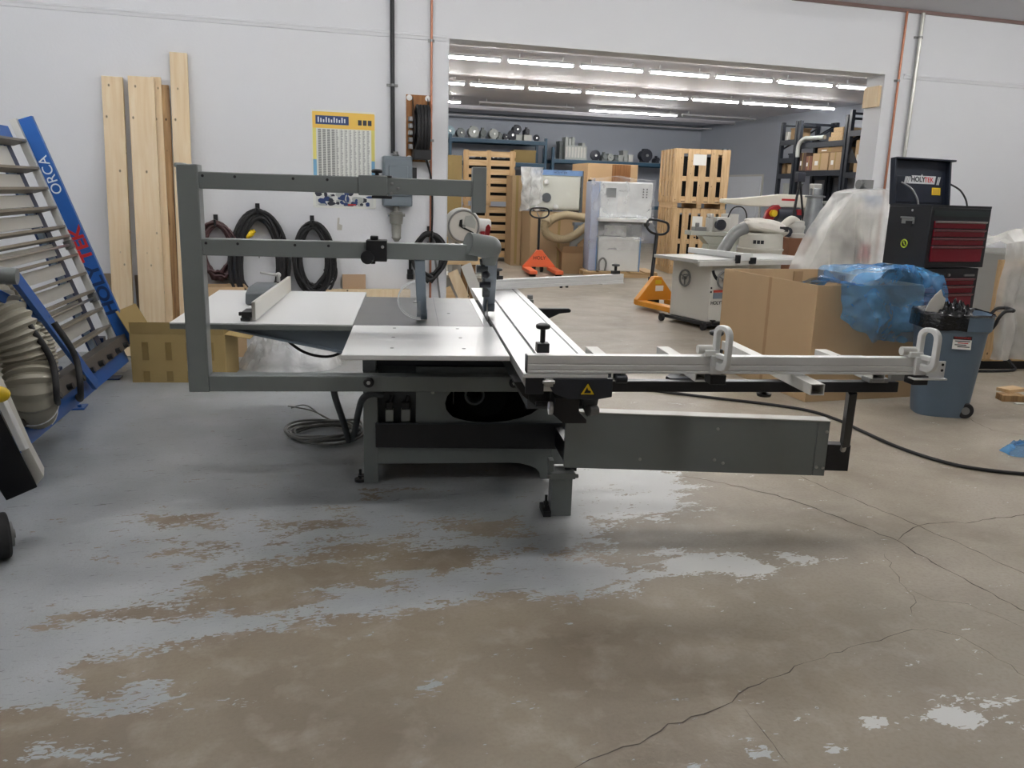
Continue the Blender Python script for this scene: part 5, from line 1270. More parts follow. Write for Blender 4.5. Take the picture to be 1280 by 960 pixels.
def motor(label, px, py, h_px, Yq, zs, kind, m, group='spare parts on the rear wall rack', w=1.0):
    p = ony(px, py, Yq); s = h_px*Yq/FPX/.98
    nm = {'flange': 'electric_motor', 'wheel': 'fan_wheel', 'block': 'gear_unit', 'cart': 'parts_box'}[kind]
    zs += .004
    t = thing(nm, label, {'flange': 'motor', 'wheel': 'fan wheel', 'block': 'gear unit', 'cart': 'parts box'}[kind], (p.x, Yq, zs), 0, group)
    if kind == 'flange':
        MB().cyl((0, -.02, s*.52), (0, .30, s*.52), s*.40*w, n=16).build('motor_body', m, t)
        MB().cyl((0, -.05, s*.52), (0, -.02, s*.52), s*.47*w, n=16).build('flange', m, t)
        MB().cyl((0, -.11, s*.52), (0, -.05, s*.52), s*.10, n=10).build('shaft', M['steel'], t)
        MB().box(-s*.28, s*.28, .02, .24, 0, s*.16).build('motor_foot', m, t)
        MB().box(-s*.18, s*.18, .04, .2, s*.88, s*1.02).build('terminal_box', m, t)
    elif kind == 'wheel':
        MB().lathe([(s*.16, 0), (s*.5, .02), (s*.5, .08), (s*.42, .10), (s*.2, .12)], (0, 0, s*.5), (0, 1, 0), 18).build('rim', m, t)
        MB().cyl((0, -.03, s*.5), (0, .02, s*.5), s*.12, n=10).build('hub', M['steel'], t)
        MB().box(-s*.3, s*.3, -.02, .16, 0, s*.06).build('cradle', m, t)
    elif kind == 'block':
        MB().box(-s*.35*w, s*.35*w, 0, .25, 0, s*.6).build('housing', m, t, bevel=.01)
        MB().cyl((0, -.06, s*.5), (0, .2, s*.5), s*.30, n=14).build('bearing', m, t)
        MB().box(-s*.12, s*.12, .05, .15, s*.75, s).build('cap', m, t)
    else:
        MB().box(-s*.5*w, s*.5*w, 0, .35, 0, s).build('box_body', m, t, bevel=.006)
        MB().box(-s*.5*w-.01, s*.5*w+.01, -.01, .36, s*.86, s*1.0).build('box_rim', m, t)
    return t
Z1, Z2, Z3 = 3.16, 2.50, 2.66
md, ml, mb = M['motor'], M['motor_l'], M['motor_d']
motor('pale blue motor at the far left end of the upper rear shelf', 562, 166, 13, 25.5, Z1, 'flange', mat('motor_ice', rgb(160, 186, 196), .5))
motor('grey motor with a dark opening, second from the left on the upper rear shelf', 576, 166, 11, 25.5, Z1, 'flange', md)
motor('pale round motor, third from the left on the upper rear shelf', 592, 165, 14, 25.5, Z1, 'flange', ml)
motor('slim grey gear unit with a bright cap on the upper rear shelf', 604, 166, 13, 25.5, Z1, 'block', md, w=.7)
motor('pale motor in the middle of the upper rear shelf', 617, 167, 12, 25.5, Z1, 'flange', ml)
motor('small grey gear unit right of the middle pale motor, upper rear shelf', 625, 167, 9, 25.5, Z1, 'block', md)
motor('small dark motor left of the black fan wheel, upper rear shelf', 632, 168, 7, 25.5, Z1, 'flange', mb)
motor('big black fan wheel on the upper rear shelf', 641, 167, 12, 25.5, Z1, 'wheel', mb)
t = motor('pale parts box under a dark motor on the upper rear shelf', 649, 170, 7, 25.5, Z1, 'cart', ml, w=1.1)
motor('dark motor standing on a pale parts box, highest on the upper rear shelf', 646.5, 162, 11, 25.55, Z1+.185, 'flange', mb)
motor('pale low parts box near the right end of the upper rear shelf', 660, 171, 7, 25.5, Z1, 'cart', M['white_dull'], w=1.4)
motor('dark gear unit standing on the low parts box near the right end, upper rear shelf', 659, 163, 9, 25.55, Z1+.185, 'block', mb)
motor('black fan wheel at the right end of the upper rear shelf', 671, 170, 8, 25.5, Z1, 'wheel', mb)
for k, (px, h_, m_) in enumerate(((598, 7, mb), (608, 8, mb), (617, 10, M['motor_d']), (628, 6, md), (638, 7, mb))):
    motor('dark part on the lower rear shelf above the level-slat crates, %s from left' % ORD[k], px, 186, h_, 25.5, Z2, ('block', 'flange', 'wheel', 'block', 'flange')[k], m_)
motor('olive carton at the right end of the lower rear shelf', 656, 192, 15, 25.5, Z2, 'cart', M['card_y'], w=1.9)
p = ony(700, 190, 25.5)
t = thing('parts_crate', 'pale grey gridded parts crate at the left of the right rear shelf', 'parts crate', (p.x+.15, 25.45, Z3+.004), 0, 'spare parts on the rear wall rack')
MB().box(0, .73, 0, .5, 0, .42).build('crate_body', M['motor_l'], t)
for k in range(7): MB().box(.02+.1*k, .08+.1*k, -.01, 0, .06, .38).build('crate_rib', M['white_dull'], t)
for x, h_ in ((.02, .26), (.13, .22), (.24, .26), (.58, .1)): MB().box(x, x+.09, .05, .4, .42, .42+h_).build('packed_part', M['motor_l'], t)
motor('tall grey box at the left end of the right rear shelf', 703, 185, 22, 25.7, Z3, 'cart', md, w=.32)
motor('black fan wheel beside the gridded parts crate, right rear shelf', 745, 190, 13, 25.5, Z3, 'wheel', mb)
for k, (px, h_, kd, m_) in enumerate(((756, 11, 'block', md), (763, 9, 'flange', ml), (770, 8, 'block', md), (777, 8, 'cart', ml))):
    motor('grey part between the fan wheel and the pale tall box, %s from the left' % ORD[k], px, 192, h_, 25.5, Z3, kd, m_)
motor('tall pale grey box right of the gear units, right rear shelf', 782, 190, 14, 25.5, Z3, 'cart', ml, w=.45)
motor('pale square box at the right of the tall pale box, right rear shelf', 789, 190, 9, 25.5, Z3, 'cart', M['white_dull'], w=.7)
motor('dark motor with bright posts right of the rack upright, right rear shelf', 808, 190, 17, 25.5, Z3, 'flange', mb)
motor('black gear unit hidden partly by the upright-slat crate, right rear shelf', 822, 192, 9, 25.5, Z3, 'block', mb)
# dark teal rack end right of the crates
p = ony(899, 250, 20.5)
tag(MB().box(0, .10, 0, .10, 0, 2.9).box(.13, .23, 0, .1, 0, 2.9).box(.05, .18, .02, .06, .5, .6).box(.05, .18, .02, .06, 1.6, 1.7).box(.05, .18, .02, .06, 2.6, 2.7).build('rack_upright', M['rack'], None, loc=(p.x, 20.5, 0)), 'dark blue rack upright just right of the upright-slat crates', 'rack upright')

# ---- white door in the right hand wall of the store
dr = bpy.data.objects.new('door_1', None); COL.objects.link(dr); dr.location = (BX1, 22.7, 0); struct(dr)
MB().box(-.04, 0, -.06, 1.98, 0, 2.36).build('door_frame', M['white_dull'], dr)
md_ = mat('door_white', rgb(230, 234, 240), .5)
MB().box(-.06, -.04, .0, 1.92, .01, 2.30).build('door_leaf', md_, dr)
for y in (.14, 1.04):
    for z0, z1 in ((.2, .9), (1.05, 1.55), (1.72, 2.16)): MB().box(-.068, -.06, y, y+.74, z0, z1).build('door_panel', md_, dr, bevel=.006)
MB().cyl((-.11, .08, 1.05), (-.06, .08, 1.05), .03, n=12).build('door_knob', M['zinc'], dr)

# ---- black shelving along the right hand wall of the store
def wall_rack(label, ya, yb, x0, zs, ztop):
    t = thing('steel_shelving', label, 'shelving', (x0, ya, 0))
    D_ = BX1-.05-x0; L_ = yb-ya
    for y in (0, L_-.09):
        for x in (0, D_-.09): MB().box(x, x+.09, y, y+.09, 0, ztop).build('upright', M['navy'], t)
        MB().box(.09, D_-.09, y+.02, y+.06, ztop-.10, ztop-.05).beam((.05, y+.045, ztop-.7), (D_-.05, y+.045, ztop-.1), .03, .04).build('side_brace', M['navy'], t)
    for z in zs:
        for x in (0, D_-.06): MB().box(x, x+.06, .09, L_-.09, z-.13, z-.012).build('shelf_beam', M['navy'], t)
        MB().box(0, D_, .09, L_-.09, z-.011, z).build('shelf_deck', M['navy'], t)
    return t
X0 = 13.1
yA0, yA1 = onx(994, 200, X0).y, onx(975, 200, X0).y
yB0 = onx(1054, 200, X0).y
wall_rack('narrow dark steel shelving on the right store wall, farthest bay', yA0+.05, yA1+.1, X0, [1.55, 2.30, 2.70, 3.16], 3.62)
wall_rack('dark steel shelving bay with brown cartons on the right store wall', yB0, yA0, X0, [1.3, 2.36, 3.05], 3.62)
wall_rack('nearest dark steel shelving bay, cut off by the right jamb of the opening', yB0-2.6, yB0-.05, X0, [1.3, 2.30, 3.25], 3.72)
def shelf_box(label, px0, px1, z0, h_, m, d_=.5, name='carton', dx=.0):
    y0, y1 = onx(px1, 205, X0).y, onx(px0, 205, X0).y
    t = thing(name, label, 'carton', (X0+.04+dx, y0, z0), 0, 'cartons on the right wall shelving')
    z0 += .003; t.location.z = z0
    MB().box(0, d_, .01, y1-y0-.01, 0, h_).build('box_body', m, t, bevel=.006)
    MB().box(-.002, 0, (y1-y0)*.45, (y1-y0)*.55, .02, h_).build('tape_strip', M['card_y'], t)
    MB().box(-.003, -.001, (y1-y0)*.62, (y1-y0)*.82, h_*.3, h_*.55).build('paper_label', M['paper'], t)
    return t
shelf_box('dark brown carton at the left end of the middle right-wall shelf', 997, 1005, 2.36, .45, mat('dark_carton', rgb(96, 76, 66), .8))
shelf_box('reddish carton second from left on the middle right-wall shelf', 1005, 1013, 2.36, .36, mat('red_carton', rgb(130, 88, 74), .8))
shelf_box('brown carton with a white label in the middle of the right-wall shelf', 1013, 1033, 2.36, .42, M['card'])
shelf_box('brown carton at the right end of the middle right-wall shelf', 1034, 1049, 2.36, .42, M['card'])
shelf_box('flattened brown carton lying on the two labelled cartons', 1018, 1050, 2.785, .12, M['card_in'])
shelf_box('brown carton with a black triangle on the nearest right-wall shelf', 1065, 1081, 2.30, .72, M['card'])
y0 = onx(1071, 190, X0).y; MB().prism([(0, 0), (.46, .02), (.25, .34)], 'x', X0+.03, X0+.037).build('tmp', M['ink']).name = 'triangle_mark'
tri = bpy.data.objects['triangle_mark']; 
for o in bpy.data.objects:
    if o.get('label', '').startswith('brown carton with a black triangle'): tri.parent = o; tri.location = (-X0-.04, .30, .2)
def pxloc(px, X=X0): return onx(px, 180, X).y
for k in range(3):
    y0, y1 = pxloc(1050), pxloc(1033)
    tag(MB().box(.04, .6, 0, y1-y0-.08*k, 0, .10).build('timber_board', M['crate'], None, loc=(X0+.02, y0+.02, 3.051+.105*k)), 'pale timber board on the top right-wall shelf, %s from the bottom of the pile' % ORD[k], 'board', 'timber boards on the top right-wall shelf')
y0, y1 = pxloc(1030), pxloc(1002)
tag(MB().tube(catmull([(0, y1-y0, -.35), (0, y1-y0, -.05), (.05, y1-y0-.15, .10), (.08, .5, .10), (.08, 0, .10)], 8), .055, 12).build('foil_duct', M['motor_l'], None, loc=(X0-.08, y0, 3.05)), 'silver grey flexible duct lying on the top right-wall shelf and bending down', 'duct')
for k, (px, z, h_, m_) in enumerate(((981, 3.16, .30, M['card_in']), (988, 3.16, .22, M['white_dull']), (983, 2.70, .12, mb), (980, 2.30, .25, M['card']), (987, 2.30, .30, M['card_in']), (983, 1.55, .5, ml))):
    y0 = onx(px, 200, X0).y
    t = thing('parts_box', ('brown panel leaning on the top of the narrow far shelving', 'white bundle on the top shelf of the narrow far shelving', 'flat black tray on the narrow far shelving', 'small brown box at the left of the third far shelf', 'small brown box at the right of the third far shelf', 'pale grey unit on the lowest far shelf')[k], 'box', (X0+.12, yA0+(.20, .62, .2, .2, .62, .3)[k], z+.003), 0, 'odds and ends on the narrow far shelving')
    MB().box(0, .4, 0, .30, 0, h_).build('box_body', m_, t, bevel=.02); MB().box(-.01, .41, -.01, .31, h_-.04, h_).build('box_lid', m_, t)
y0 = pxloc(1068)
t = thing('bench_grinder', 'black grinder on the top of the nearest right-wall shelf', 'grinder', (X0+.4, yB0-.6, 3.254)); MB().cyl((0, -.2, .22), (0, .2, .22), .13, n=18).build('motor_body', mb, t); 
for y in (-.28, .22): MB().cyl((0, y, .22), (0, y+.06, .22), .19, n=20).build('wheel_guard', mb, t)
MB().box(-.12, .12, -.12, .12, 0, .1).build('grinder_base', mb, t)
for k, (px, z, kd, m_, h_) in enumerate(((1003, 1.3, 'flange', ml, .42), (1018, 1.3, 'block', md, .5), (1032, 1.3, 'cart', ml, .55), (1046, 1.3, 'cart', md, .5), (1066, 1.3, 'flange', ml, .5))):
    y0 = onx(px, 225, X0).y; t = motor('grey machine part on the low right-wall shelf, %s from the left' % ORD[k], px, 225, 10, 18, z, kd, m_, 'machine parts on the low right-wall shelf')
    t.location = (X0+.35, (yA0-.45, yA0-.95, yB0+.95, yB0+.45, yB0-.5)[k], z+.004); t.rotation_euler.z = radians(-70); t.scale = (1.8, 1.8, 1.8)

# ================================================================== STORE ROOM: trucks and machines near the opening
def pallet_truck(label, loc, rotz, m, lean, text=None, h_=1.2):
    t = thing('pallet_truck', label, 'pallet truck', loc, rotz)
    # triangular head plate at the origin, forks running away along +y
    MB().prism([(-.34, .06), (-.30, .05), (-.15, .12), (.15, .12), (.30, .05), (.34, .06), (.34, .13), (.09, .42), (.06, .46), (-.06, .46), (-.09, .42), (-.34, .13)], 'y', -.05, .05).build('head_plate', m, t, bevel=.008)
    for s in (-1, 1):
        MB().prism([(s*.34, .05), (s*.34, .12), (s*.18, .12), (s*.18, .05)][::s], 'y', -.02, .92).build('fork', m, t, bevel=.006)
        MB().cyl((s*.26-.06, .82, .04), (s*.26+.06, .82, .04), .04, n=14).build('fork_roller', M['rubber'], t)
        MB().cyl((s*.08-.025, -.12, .09), (s*.08+.025, -.12, .09), .09, n=20).build('steer_wheel', M['rubber'], t)
    MB().box(-.09, .09, -.18, -.05, .16, .30).cyl((0, -.12, .28), (0, -.12, .44), .05, n=14).build('pump', M['blackmetal'], t, bevel=.006)
    a_ = V((0, -.12, .40)); b_ = V((lean[0], lean[1], h_-.16))
    MB().cyl(a_, b_, .026, n=12).build('handle_shaft', M['blackmetal'], t)
    d_ = (b_-a_).normalized(); u_ = V((1, 0, 0)); u_ = (u_-d_*u_.dot(d_)).normalized()
    lp = [b_+u_*x+d_*z for x, z in ((0, 0), (.12, .02), (.19, .08), (.18, .17), (.10, .20), (-.10, .20), (-.18, .17), (-.19, .08), (-.12, .02))]
    MB().tube(catmull(lp, 5, True), .018, 8, closed=True).build('handle_loop', M['blackmetal'], t)
    MB().tube([b_+d_*.02, b_+d_*.11+u_*.05], .012, 8).build('release_lever', M['zinc'], t)
    if text: lettering(text, .10, M['ink'], t, frame((0, .0515, .30), (-1, 0, 0), (0, 0, 1)))
    return t
p = onz(674, 341); pallet_truck('orange pallet truck with upright black handle in front of brown boxes', (p.x, p.y+.05, 0), radians(172), M['orange'], (.0, -.14), 'HOLY', 1.26)
p = onz(829, 388); t = pallet_truck('amber yellow pallet truck with its handle leaning beside the white table saw', (p.x, p.y+.30, 0), radians(190), M['amber'], (-.10, -.2), None, 1.22)
MB().box(-.10, .04, .0515, .054, .25, .33).build('truck_label', M['paper'], t); MB().box(-.06, .05, .0515, .054, .355, .41).build('truck_label', M['yellow'], t)

# film wrapped white machine on a pallet
a = ony(747, 300, 15.45); wm = thing('wrapped_machine', 'white machine in clear film standing on a pallet left of the upright-slat crates', 'machine', (a.x, 15.45, 0), radians(-12))
for y in (0, .45, .9): MB().box(-.25, 1.25, y, y+.10, 0, .09).build('pallet_runner', M['crate'], wm)
for k in range(5): MB().box(-.25+.31*k, -.01+.31*k, -.05, 1.0, .09, .115).build('pallet_board', M['crate'], wm)
mw_ = mat('machine_white', rgb(222, 224, 222), .4); mwb = mat('machine_blue', rgb(124, 156, 196), .45)
MB().box(.02, .86, .05, .75, .115, .80).build('lower_cabinet', mw_, wm, bevel=.02)
MB().box(.02, .90, .10, .75, .80, 1.12).build('recess_body', M['grey_dk'], wm)
MB().box(.14, .58, .06, .11, .82, 1.02).build('recess_plate', M['motor_l'], wm)
MB().box(-.02, 1.02, -.22, .75, 1.10, 1.17).build('work_table', M['white'], wm, bevel=.01)
MB().box(.0, 1.05, .02, .75, 1.17, 1.86).build('upper_cabinet', mw_, wm, bevel=.03)
MB().box(-.16, .0, .05, .75, .115, 1.86).build('side_cover', mat('side_lilac', rgb(170, 178, 200), .4), wm, bevel=.02)
MB().box(-.012, .0, .02, .05, .115, 1.86).box(.86, .885, .05, .1, .115, .80).build('corner_guard', mwb, wm)
MB().box(.12, .32, .01, .02, 1.56, 1.74).build('screen', M['motor'], wm, bevel=.003)
MB().box(.36, .60, .01, .02, 1.28, 1.58).build('paper_sheet', M['paper'], wm)
for x in (.86, .93):
    for z in (1.58, 1.63, 1.68, 1.73): MB().cyl((x, .005, z), (x, .02, z), .014, n=10).build('push_button', M['ink'], wm)
lettering('HOLYTEK', .05, M['motor'], wm, frame((.48, .017, 1.69), (1, 0, 0), (0, 0, 1)))
MB().tube(catmull([(.06, .0, .13), (.05, -.02, .30), (.12, -.03, .38), (.19, -.02, .30), (.18, .0, .13)], 6), .02, 8).build('grab_handle', M['zinc'], wm)
MB().cyl((1.0, .3, 1.2), (1.06, .3, 1.2), .2, n=24).build('dark_wheel', M['black'], wm)
def wf(u, v):
    a_ = u
    x = -.19+1.27*a_; z = 1.93-.03*abs(a_-.4)+.05*max(0, 1-abs(a_-.45)*4)
    if v < .3: return (x, .7-.72*(v/.3), z)
    s = (v-.3)/.7; return (x+.01*sin(20*s), -.02-.05*s-.20*(s > .62)*(s < .86), z*(1-s)+.55*s)
MB().grid(lambda u, v: V(wf(u, v))+V((noise.noise(V((u*9, v*9, 2))), noise.noise(V((u*9, v*9, 6))), noise.noise(V((u*7, v*7, 9)))))*.016, 36, 36).build('film_cover', film('thin_film', (.95, .96, .98, 1), .2, .2, .2, 2.5), wm, ang=25)

# white table saw at the opening
C0 = onz(883, 412)
ts = thing('table_saw', 'white cabinet table saw behind the big open cardboard box', 'table saw', (C0.x, C0.y, 0), radians(12))
MB().box(0, .62, 0, .75, .09, .80).build('cabinet', mat('saw_cream', rgb(212, 210, 202), .4), ts, bevel=.012)
mtab = mat('saw_table', rgb(202, 203, 198), .35, .2)
MB().box(-.28, .75, -.06, .80, .835, .875).box(-.06, .70, 0, .75, .80, .835).build('saw_table', mtab, ts, bevel=.004)
MB().box(.75, 1.75, -.06, .80, .845, .875).build('extension_table', M['white'], ts, bevel=.003)
MB().box(-.28, 1.75, -.10, -.06, .80, .86).build('front_rail', M['white_dull'], ts, bevel=.003)
MB().box(.40, .47, -.05, .95, .88, .95).box(.33, .54, -.12, -.04, .86, .95).build('rip_fence', M['white'], ts, bevel=.004)
MB().box(.28, .34, -.13, -.09, .83, .93).box(.50, .60, -.13, -.1, .82, .90).build('fence_lock', M['blackmetal'], ts, bevel=.004)
def handwheel(c, ax, r):
    b = MB(); c = V(c); ax = V(ax); u_ = ax.cross(V((0, 0, 1))).normalized(); w_ = V((0, 0, 1))
    b.tube([c+(u_*cos(q)+w_*sin(q))*r for q in [2*pi*i/28 for i in range(28)]], r*.13, 8, closed=True)
    b.cyl(c-ax*.015, c+ax*.03, r*.22, n=14)
    for k in range(3): q = 2*pi*k/3+.5; b.beam(c, c+(u_*cos(q)+w_*sin(q))*r, r*.16, .012, ax)
    b.cyl(c+(u_*cos(2.6)+w_*sin(2.6))*r, c+(u_*cos(2.6)+w_*sin(2.6))*r+ax*.09, r*.10, n=10)
    return b
handwheel((-.035, .45, .60), (-1, 0, 0), .10).build('handwheel', M['zinc'], ts)
handwheel((.18, -.04, .62), (0, -1, 0), .10).build('handwheel', M['zinc'], ts)
b = MB(); sl_ = [(.12+.20*cos(q), .78+.20*sin(q)) for q in [pi+.25+.9*i/12 for i in range(13)]]+[(.12+.16*cos(q), .78+.16*sin(q)) for q in [pi+1.15-.9*i/12 for i in range(13)]]
sl_ = [(x+.08, z) for x, z in sl_]
b.prism(sl_, 'y', -.004, .002).build('arc_slot', M['void'], ts)
MB().box(.06, .26, -.012, .0, .385, .46).build('switch_panel', M['slate'], ts); MB().box(.06, .26, -.012, .0, .462, .492).build('switch_header', mat('switch_red', rgb(186, 70, 52), .5), ts)
lettering('HOLYTEK', .062, M['ink'], ts, frame((.165, -.003, .33), (1, 0, 0), (0, 0, 1)), bold=.0015)
for z in (.52, .47): MB().cyl((.02, -.008, z), (.02, 0, z), .012, n=10).build('bolt', M['ink'], ts)
MB().box(-.06, .68, -.06, .81, .05, .09).build('mobile_base', M['blackmetal'], ts)
for x, y in ((-.10, -.05), (-.10, .78), (.66, -.05), (.66, .78)):
    MB().cyl((x-.02, y, .045), (x+.02, y, .045), .045, n=18).box(x-.03, x+.03, y-.02, y+.02, .06, .1).build('castor', M['rubber'], ts, bevel=.003)
MB().cyl((-.0, -.1, .07), (-.0, -.1, .13), .012).box(-.03, .03, -.12, -.08, .12, .135).build('foot_pedal', M['blackmetal'], ts)

# pale green jointer behind the table saw
a = ony(864, 293, 11.2)
jt = thing('jointer', 'pale green jointer with a narrow table behind the white table saw', 'jointer', (a.x, 11.2, 0), radians(-4))
MB().prism([(0, 1.06), (1.05, 1.06), (1.05, 1.10), (0, 1.125)], 'y', 0, .25).prism([(.18, 1.05), (1.0, 1.05), (.85, .93), (.30, .93)], 'y', .03, .22).build('bed', M['grn'], jt, bevel=.004)
MB().prism([(.22, .62), (.62, .62), (.55, .93), (.30, .93)], 'y', .02, .23).box(.20, 1.0, 0, .3, 0, .62).build('stand', M['grn'], jt, bevel=.01)
MB().box(.30, .36, .05, .2, 1.10, 1.32).cyl((.33, .1, 1.32), (.33, .1, 1.38), .05).box(.40, .62, .02, .22, 1.12, 1.33).build('head', M['white_dull'], jt, bevel=.012)
MB().cyl((.46, -.02, 1.22), (.46, .05, 1.22), .08, n=18).build('cutter', mb, jt)
MB().box(.08, .26, .05, .2, 1.12, 1.18).cyl((.13, .1, 1.18), (.13, .1, 1.24), .03).build('clamp', M['zinc'], jt, bevel=.006)
MB().cyl((.05, -.02, 1.03), (.05, .0, 1.03), .012).build('bolt', M['ink'], jt)

# radial arm saw
a = ony(905, 250, 13.2); b_ = ony(1024, 247, 13.2)
ra = thing('radial_arm_saw', 'radial arm saw with long white arm and red guard before the store door', 'radial arm saw', (a.x, 13.2, 0))
L_ = b_.x-a.x; z_ = a.z
MB().prism([(0, z_-.05), (.5, z_-.09), (L_, z_-.10), (L_, z_+.13), (L_*.6, z_+.13), (.35, z_+.04), (0, z_+.02)], 'y', 0, .16).build('arm', mat('arm_cream', rgb(222, 218, 204), .4), ra, bevel=.015)
MB().box(L_*.60, L_*.76, -.004, 0, z_+.02, z_+.055).build('arm_lettering', M['redink'], ra)
MB().cyl((L_-.12, .25, 0), (L_-.12, .25, z_+.1), .11, n=20).build('column', M['grn'], ra)
c_ = ony(964, 268, 13.1)-V(ra.location); c_.y = -.05
MB().prism([(c_.x-.14, c_.z-.17), (c_.x+.02, c_.z-.17), (c_.x+.12, c_.z-.02), (c_.x+.22, c_.z+.10), (c_.x+.16, c_.z+.17), (c_.x+.05, c_.z+.16), (c_.x-.07, c_.z+.06)], 'y', -.08, .0).build('blade_guard', M['red'], ra, bevel=.015)
MB().cyl((c_.x+.03, -.16, c_.z+.02), (c_.x+.03, -.08, c_.z+.02), .06, n=18).build('arbor_cap', M['yellow'], ra)
MB().cyl((c_.x+.15, .0, c_.z), (c_.x+.62, .0, c_.z), .13, n=20).build('motor_body', mb, ra)
MB().box(c_.x+.5, c_.x+.62, -.14, -.1, c_.z, c_.z+.1).build('switch_box', M['red'], ra)
MB().box(.1, L_-.3, -.25, .5, .92, .97).build('saw_table', M['grn'], ra); 
for x in (.15, L_-.4): MB().box(x, x+.06, -.2, .45, 0, .92).build('stand_leg', M['grn'], ra)
a2 = ony(915, 275, 13.0)-V(ra.location)
MB().box(a2.x-.05, a2.x+.16, -.15, .1, .97, a2.z+.10).build('fence_post', M['white_dull'], ra, bevel=.01)
MB().box(a2.x+.22, a2.x+.56, -.1, .2, .97, 1.15).build('wood_block', M['crate'], ra)
MB().tube(catmull([(a2.x-.08, -.18, a2.z+.02), (a2.x+.0, -.2, a2.z+.20), (a2.x+.18, -.2, a2.z+.22), (a2.x+.28, -.2, a2.z+.08), (a2.x+.26, -.2, a2.z-.12)], 8), .012, 8).build('power_lead', M['rubber'], ra)
# dust collector: drum and canvas bag
a = ony(950, 312, 10.6)
dc = thing('dust_collector', 'cream dust collector drum with a slumped canvas bag and grey hose', 'dust collector', (a.x, 10.6, 0))
zd = a.z
MB().lathe([(.02, .45), (.30, .46), (.31, .50), (.31, zd-.02), (.325, zd), (.325, zd+.02), (.31, zd+.03), (.30, zd+.22), (.28, zd+.24)], n=32).build('drum', mat('drum_cream', rgb(206, 204, 192), .45), dc)
MB().box(-.3, .3, -.25, .25, .06, .10).box(-.25, -.2, -.03, .03, .10, .46).box(.2, .25, -.03, .03, .10, .46).build('drum_stand', M['blackmetal'], dc)
qd = frame((-.20, -.262, zd+.12), (.80, -.6, 0), (0, 0, 1))
for k in range(3):
    b = MB().box(-.075+.052*k, -.033+.052*k, -.025, .025, -.001, .003); b.bm.transform(qd); b.build('drum_mark', M['ink'], dc)
def bag(u, v):
    a_ = 2*pi*u; t_ = pi*v; x, y, z = sin(t_)*cos(a_), sin(t_)*sin(a_), cos(t_)
    k = 1+.18*noise.noise(V((x*2, y*2, z*2+3)))+.07*noise.noise(V((x*5, y*5, z*5)))
    return (.04+x*.36*k, y*.27*k, zd+.31+z*.125*k-.06*x)
bb_ = MB().grid(bag, 36, 18); bmesh.ops.remove_doubles(bb_.bm, verts=bb_.bm.verts[:], dist=.002); bb_.build('canvas_bag', M['cloth'], dc)
MB().box(.12, .26, -.262, -.258, zd+.27, zd+.34).build('bag_print', M['ink'], dc)
o_ = V(dc.location)
MB().tube([p-o_ for p in catmull([ony(*q, 10.45) for q in ((932, 285), (922, 289), (914, 297), (907, 308), (900, 318), (893, 324))], 8)], .085, 14).build('inlet_hose', M['zinc'], dc)
# second canvas bag and small white separator beside the cone
a = ony(995, 290, 10.9)
sp = thing('separator_head', 'small white stepped separator on a brown box beside the galvanised cone', 'separator', (a.x, 10.9, ony(995, 297, 10.9).z), 0)
MB().lathe([(.13, 0), (.13, .06), (.11, .07), (.115, .12), (.125, .14), (.125, .17), (.11, .19), (.11, .24), (.09, .25)], n=24).build('separator_body', M['white_dull'], sp)
MB().tube(catmull([(-.36, -.02, .05), (-.25, -.03, .17), (-.12, -.02, .26), (.0, 0, .22)], 8), .06, 12).build('cloth_sleeve', M['cloth'], sp)
MB().cyl((-.17, -.06, .08), (-.17, .0, .08), .07, n=16).build('dark_cap', mb, sp)
z_ = sp.location.z
t = thing('cardboard_box', 'brown cardboard box under the small white separator', 'cardboard box', (a.x-.20, 10.75, 0)); MB().box(0, .62, 0, .5, 0, z_-.002).build('box_body', mat('red_brown_card', rgb(140, 96, 70), .8), t); MB().box(.40, .404, -.003, 0, 0, z_-.01).build('box_edge', M['card'], t)
a = ony(1014, 290, 11.8)
cn = thing('galvanised_cone', 'tall galvanised sheet metal cone standing behind the covered machine', 'duct cone', (a.x, 11.8, 0))
MB().lathe([(.02, 0), (.22, .001), (.21, .6), (.17, 1.0), (.125, 1.62), (.125, 1.66), (.16, 1.67), (.16, 1.69), (.10, 1.70), (.10, 1.80), (.09, 1.81)], n=28).build('cone_body', mat('galvanised', rgb(150, 154, 156), .35, .75, var=.3, vscale=9), cn)
MB().box(-.09, .07, -.06, .06, 1.70, 1.88).build('outlet_box', M['conduit'], cn, bevel=.01)
# tall tripod of dark rods
a = ony(1000, 225, 12.2)
tp = thing('tripod_stand', 'dark tripod stand between the radial arm saw and the galvanised cone', 'stand', (a.x, 12.2, 0))
for dx, dy in ((-.32, -.25), (.30, -.2), (.0, .3)): MB().cyl((dx, dy, 0), (0, 0, a.z), .018, n=8).build('leg', M['blackmetal'], tp)
MB().box(-.07, .07, -.05, .05, a.z-.03, a.z+.12).build('tripod_head', mb, tp, bevel=.01)
# white machine with a round casing at the left edge of the opening, on a timber stand
a = ony(577, 282, 10.0)
rm = thing('round_machine', 'white machine with a big round casing and motor, seen between the two saw arms', 'machine', (a.x, 10.0, 0))
zc = a.z
MB().lathe([(.02, 0), (.20, 0), (.215, .02), (.215, .16), (.17, .2)], (0, -.12, zc), (0, 1, 0), 36).build('round_casing', M['white_dull'], rm)
rg = MB(); rg.tube([(.185*cos(q), -.125, zc+.185*sin(q)) for q in [2*pi*i/40 for i in range(40)]], .012, 8, closed=True); rg.build('casing_ring', M['zinc'], rm)
MB().prism([(.02*cos(q), zc+.02*sin(q)) for q in [2*pi*i/10 for i in range(10)]], 'y', -.14, -.12).build('hub', M['zinc'], rm)
MB().prism([(-.02, zc+.02), (.0, zc-.01), (.12, zc-.07), (.125, zc-.09), (.0, zc-.035), (-.06, zc+.0), (-.05, zc+.07), (-.02, zc+.08)], 'y', -.13, -.121).build('casing_slot', M['void'], rm)
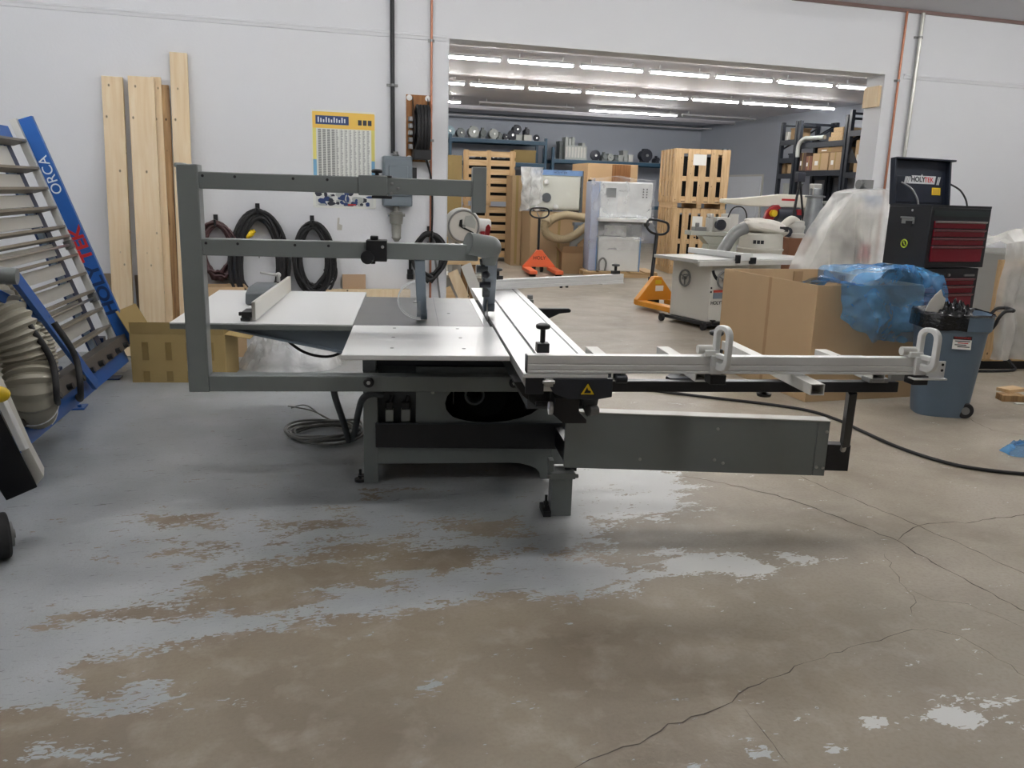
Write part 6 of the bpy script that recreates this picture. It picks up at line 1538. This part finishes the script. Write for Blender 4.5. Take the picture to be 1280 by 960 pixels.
MB().prism([(-.0, zc+.03), (.02, zc+.12), (.10, zc+.13), (.15, zc+.05), (.14, zc-.03), (.06, zc-.01)], 'y', -.128, -.121).build('casing_window', M['motor_l'], rm)
MB().lathe([(.02, 0), (.07, .0), (.075, .04), (.085, .15), (.085, .30), (.06, .33)], (.36, .02, zc+.01), (-1, 0, 0), 22).build('motor_body', M['white'], rm)
MB().box(-.12, .28, -.05, .25, .60, zc-.12).build('machine_body', M['white_dull'], rm, bevel=.02)
MB().box(-.2, .45, -.15, .3, .56, .60).build('work_table', M['white_dull'], rm, bevel=.006)
MB().box(-.14, .3, -.05, .3, .02, .56).build('machine_base', M['white_dull'], rm, bevel=.02)
MB().box(.22, .28, -.09, -.04, zc-.18, zc-.06).build('red_switch', M['red'], rm, bevel=.01)
for x in (-.05, .07): MB().lathe([(.03, 0), (.045, .04), (.02, .07)], (x, -.06, zc-.24), n=14).build('knob', M['zinc'], rm)
a = onz(565, 385)
tb = thing('timber_trestle', 'rough timber trestle in the opening behind the cast iron saw table', 'trestle', (1.80, 9.25, 0))
for x, y in ((.0, 0), (.34, 0), (.0, .4), (.34, .4)): MB().box(x, x+.07, y, y+.07, 0, .78).build('leg', M['pine_old'], tb)
MB().box(-.04, .46, -.03, .5, .78, .86).build('top_board', M['crate'], tb)
MB().box(.0, .41, .02, .06, .2, .28).build('cross_rail', M['pine_old'], tb)
for k, (x0, x1, h_, m_) in enumerate(((.12, .42, .70, M['pine']), (.26, .56, .78, M['white_dull']), (.02, .26, .52, M['crate']))):
    o = MB().beam((0, 0, 0), (x0-x1, .16, h_), .12, .02, (0, 1, .1)).build('leaning_board', m_, None, loc=(1.80+x1, 9.00-.05*k, .012))
    tag(o, ('pale pine board leaning on the timber trestle', 'off white board leaning rightmost on the timber trestle', 'short crate board leaning on the left of the trestle')[k], 'board')

# ================================================================== CAMERA AND WORLD
cam = bpy.data.cameras.new('camera'); cam.sensor_fit = 'HORIZONTAL'; cam.sensor_width = 36; cam.lens = 36*FPX/1280
cam.clip_end = 200; cam.clip_start = .05
co = bpy.data.objects.new('camera', cam); COL.objects.link(co)
mw = Matrix((CR, CU, -CF)).transposed().to_4x4(); mw.translation = CP; co.matrix_world = mw
scn.camera = co
wd = bpy.data.worlds.new('world'); scn.world = wd; wd.use_nodes = True
wd.node_tree.nodes['Background'].inputs['Color'].default_value = (.8, .85, .9, 1)
wd.node_tree.nodes['Background'].inputs['Strength'].default_value = .0
scn.view_settings.view_transform = 'Standard'; scn.view_settings.look = 'None'
scn.view_settings.gamma = 1; scn.view_settings.use_curve_mapping = False
scn.view_settings.exposure = EXPO
scn.cycles.use_denoising = True
scn.cycles.max_bounces = 8; scn.cycles.transparent_max_bounces = 16; scn.cycles.diffuse_bounces = 5; scn.cycles.glossy_bounces = 4
scn.cycles.sample_clamp_indirect = 6
scn.cycles.use_adaptive_sampling = True
scn.cycles.caustics_reflective = False; scn.cycles.caustics_refractive = False
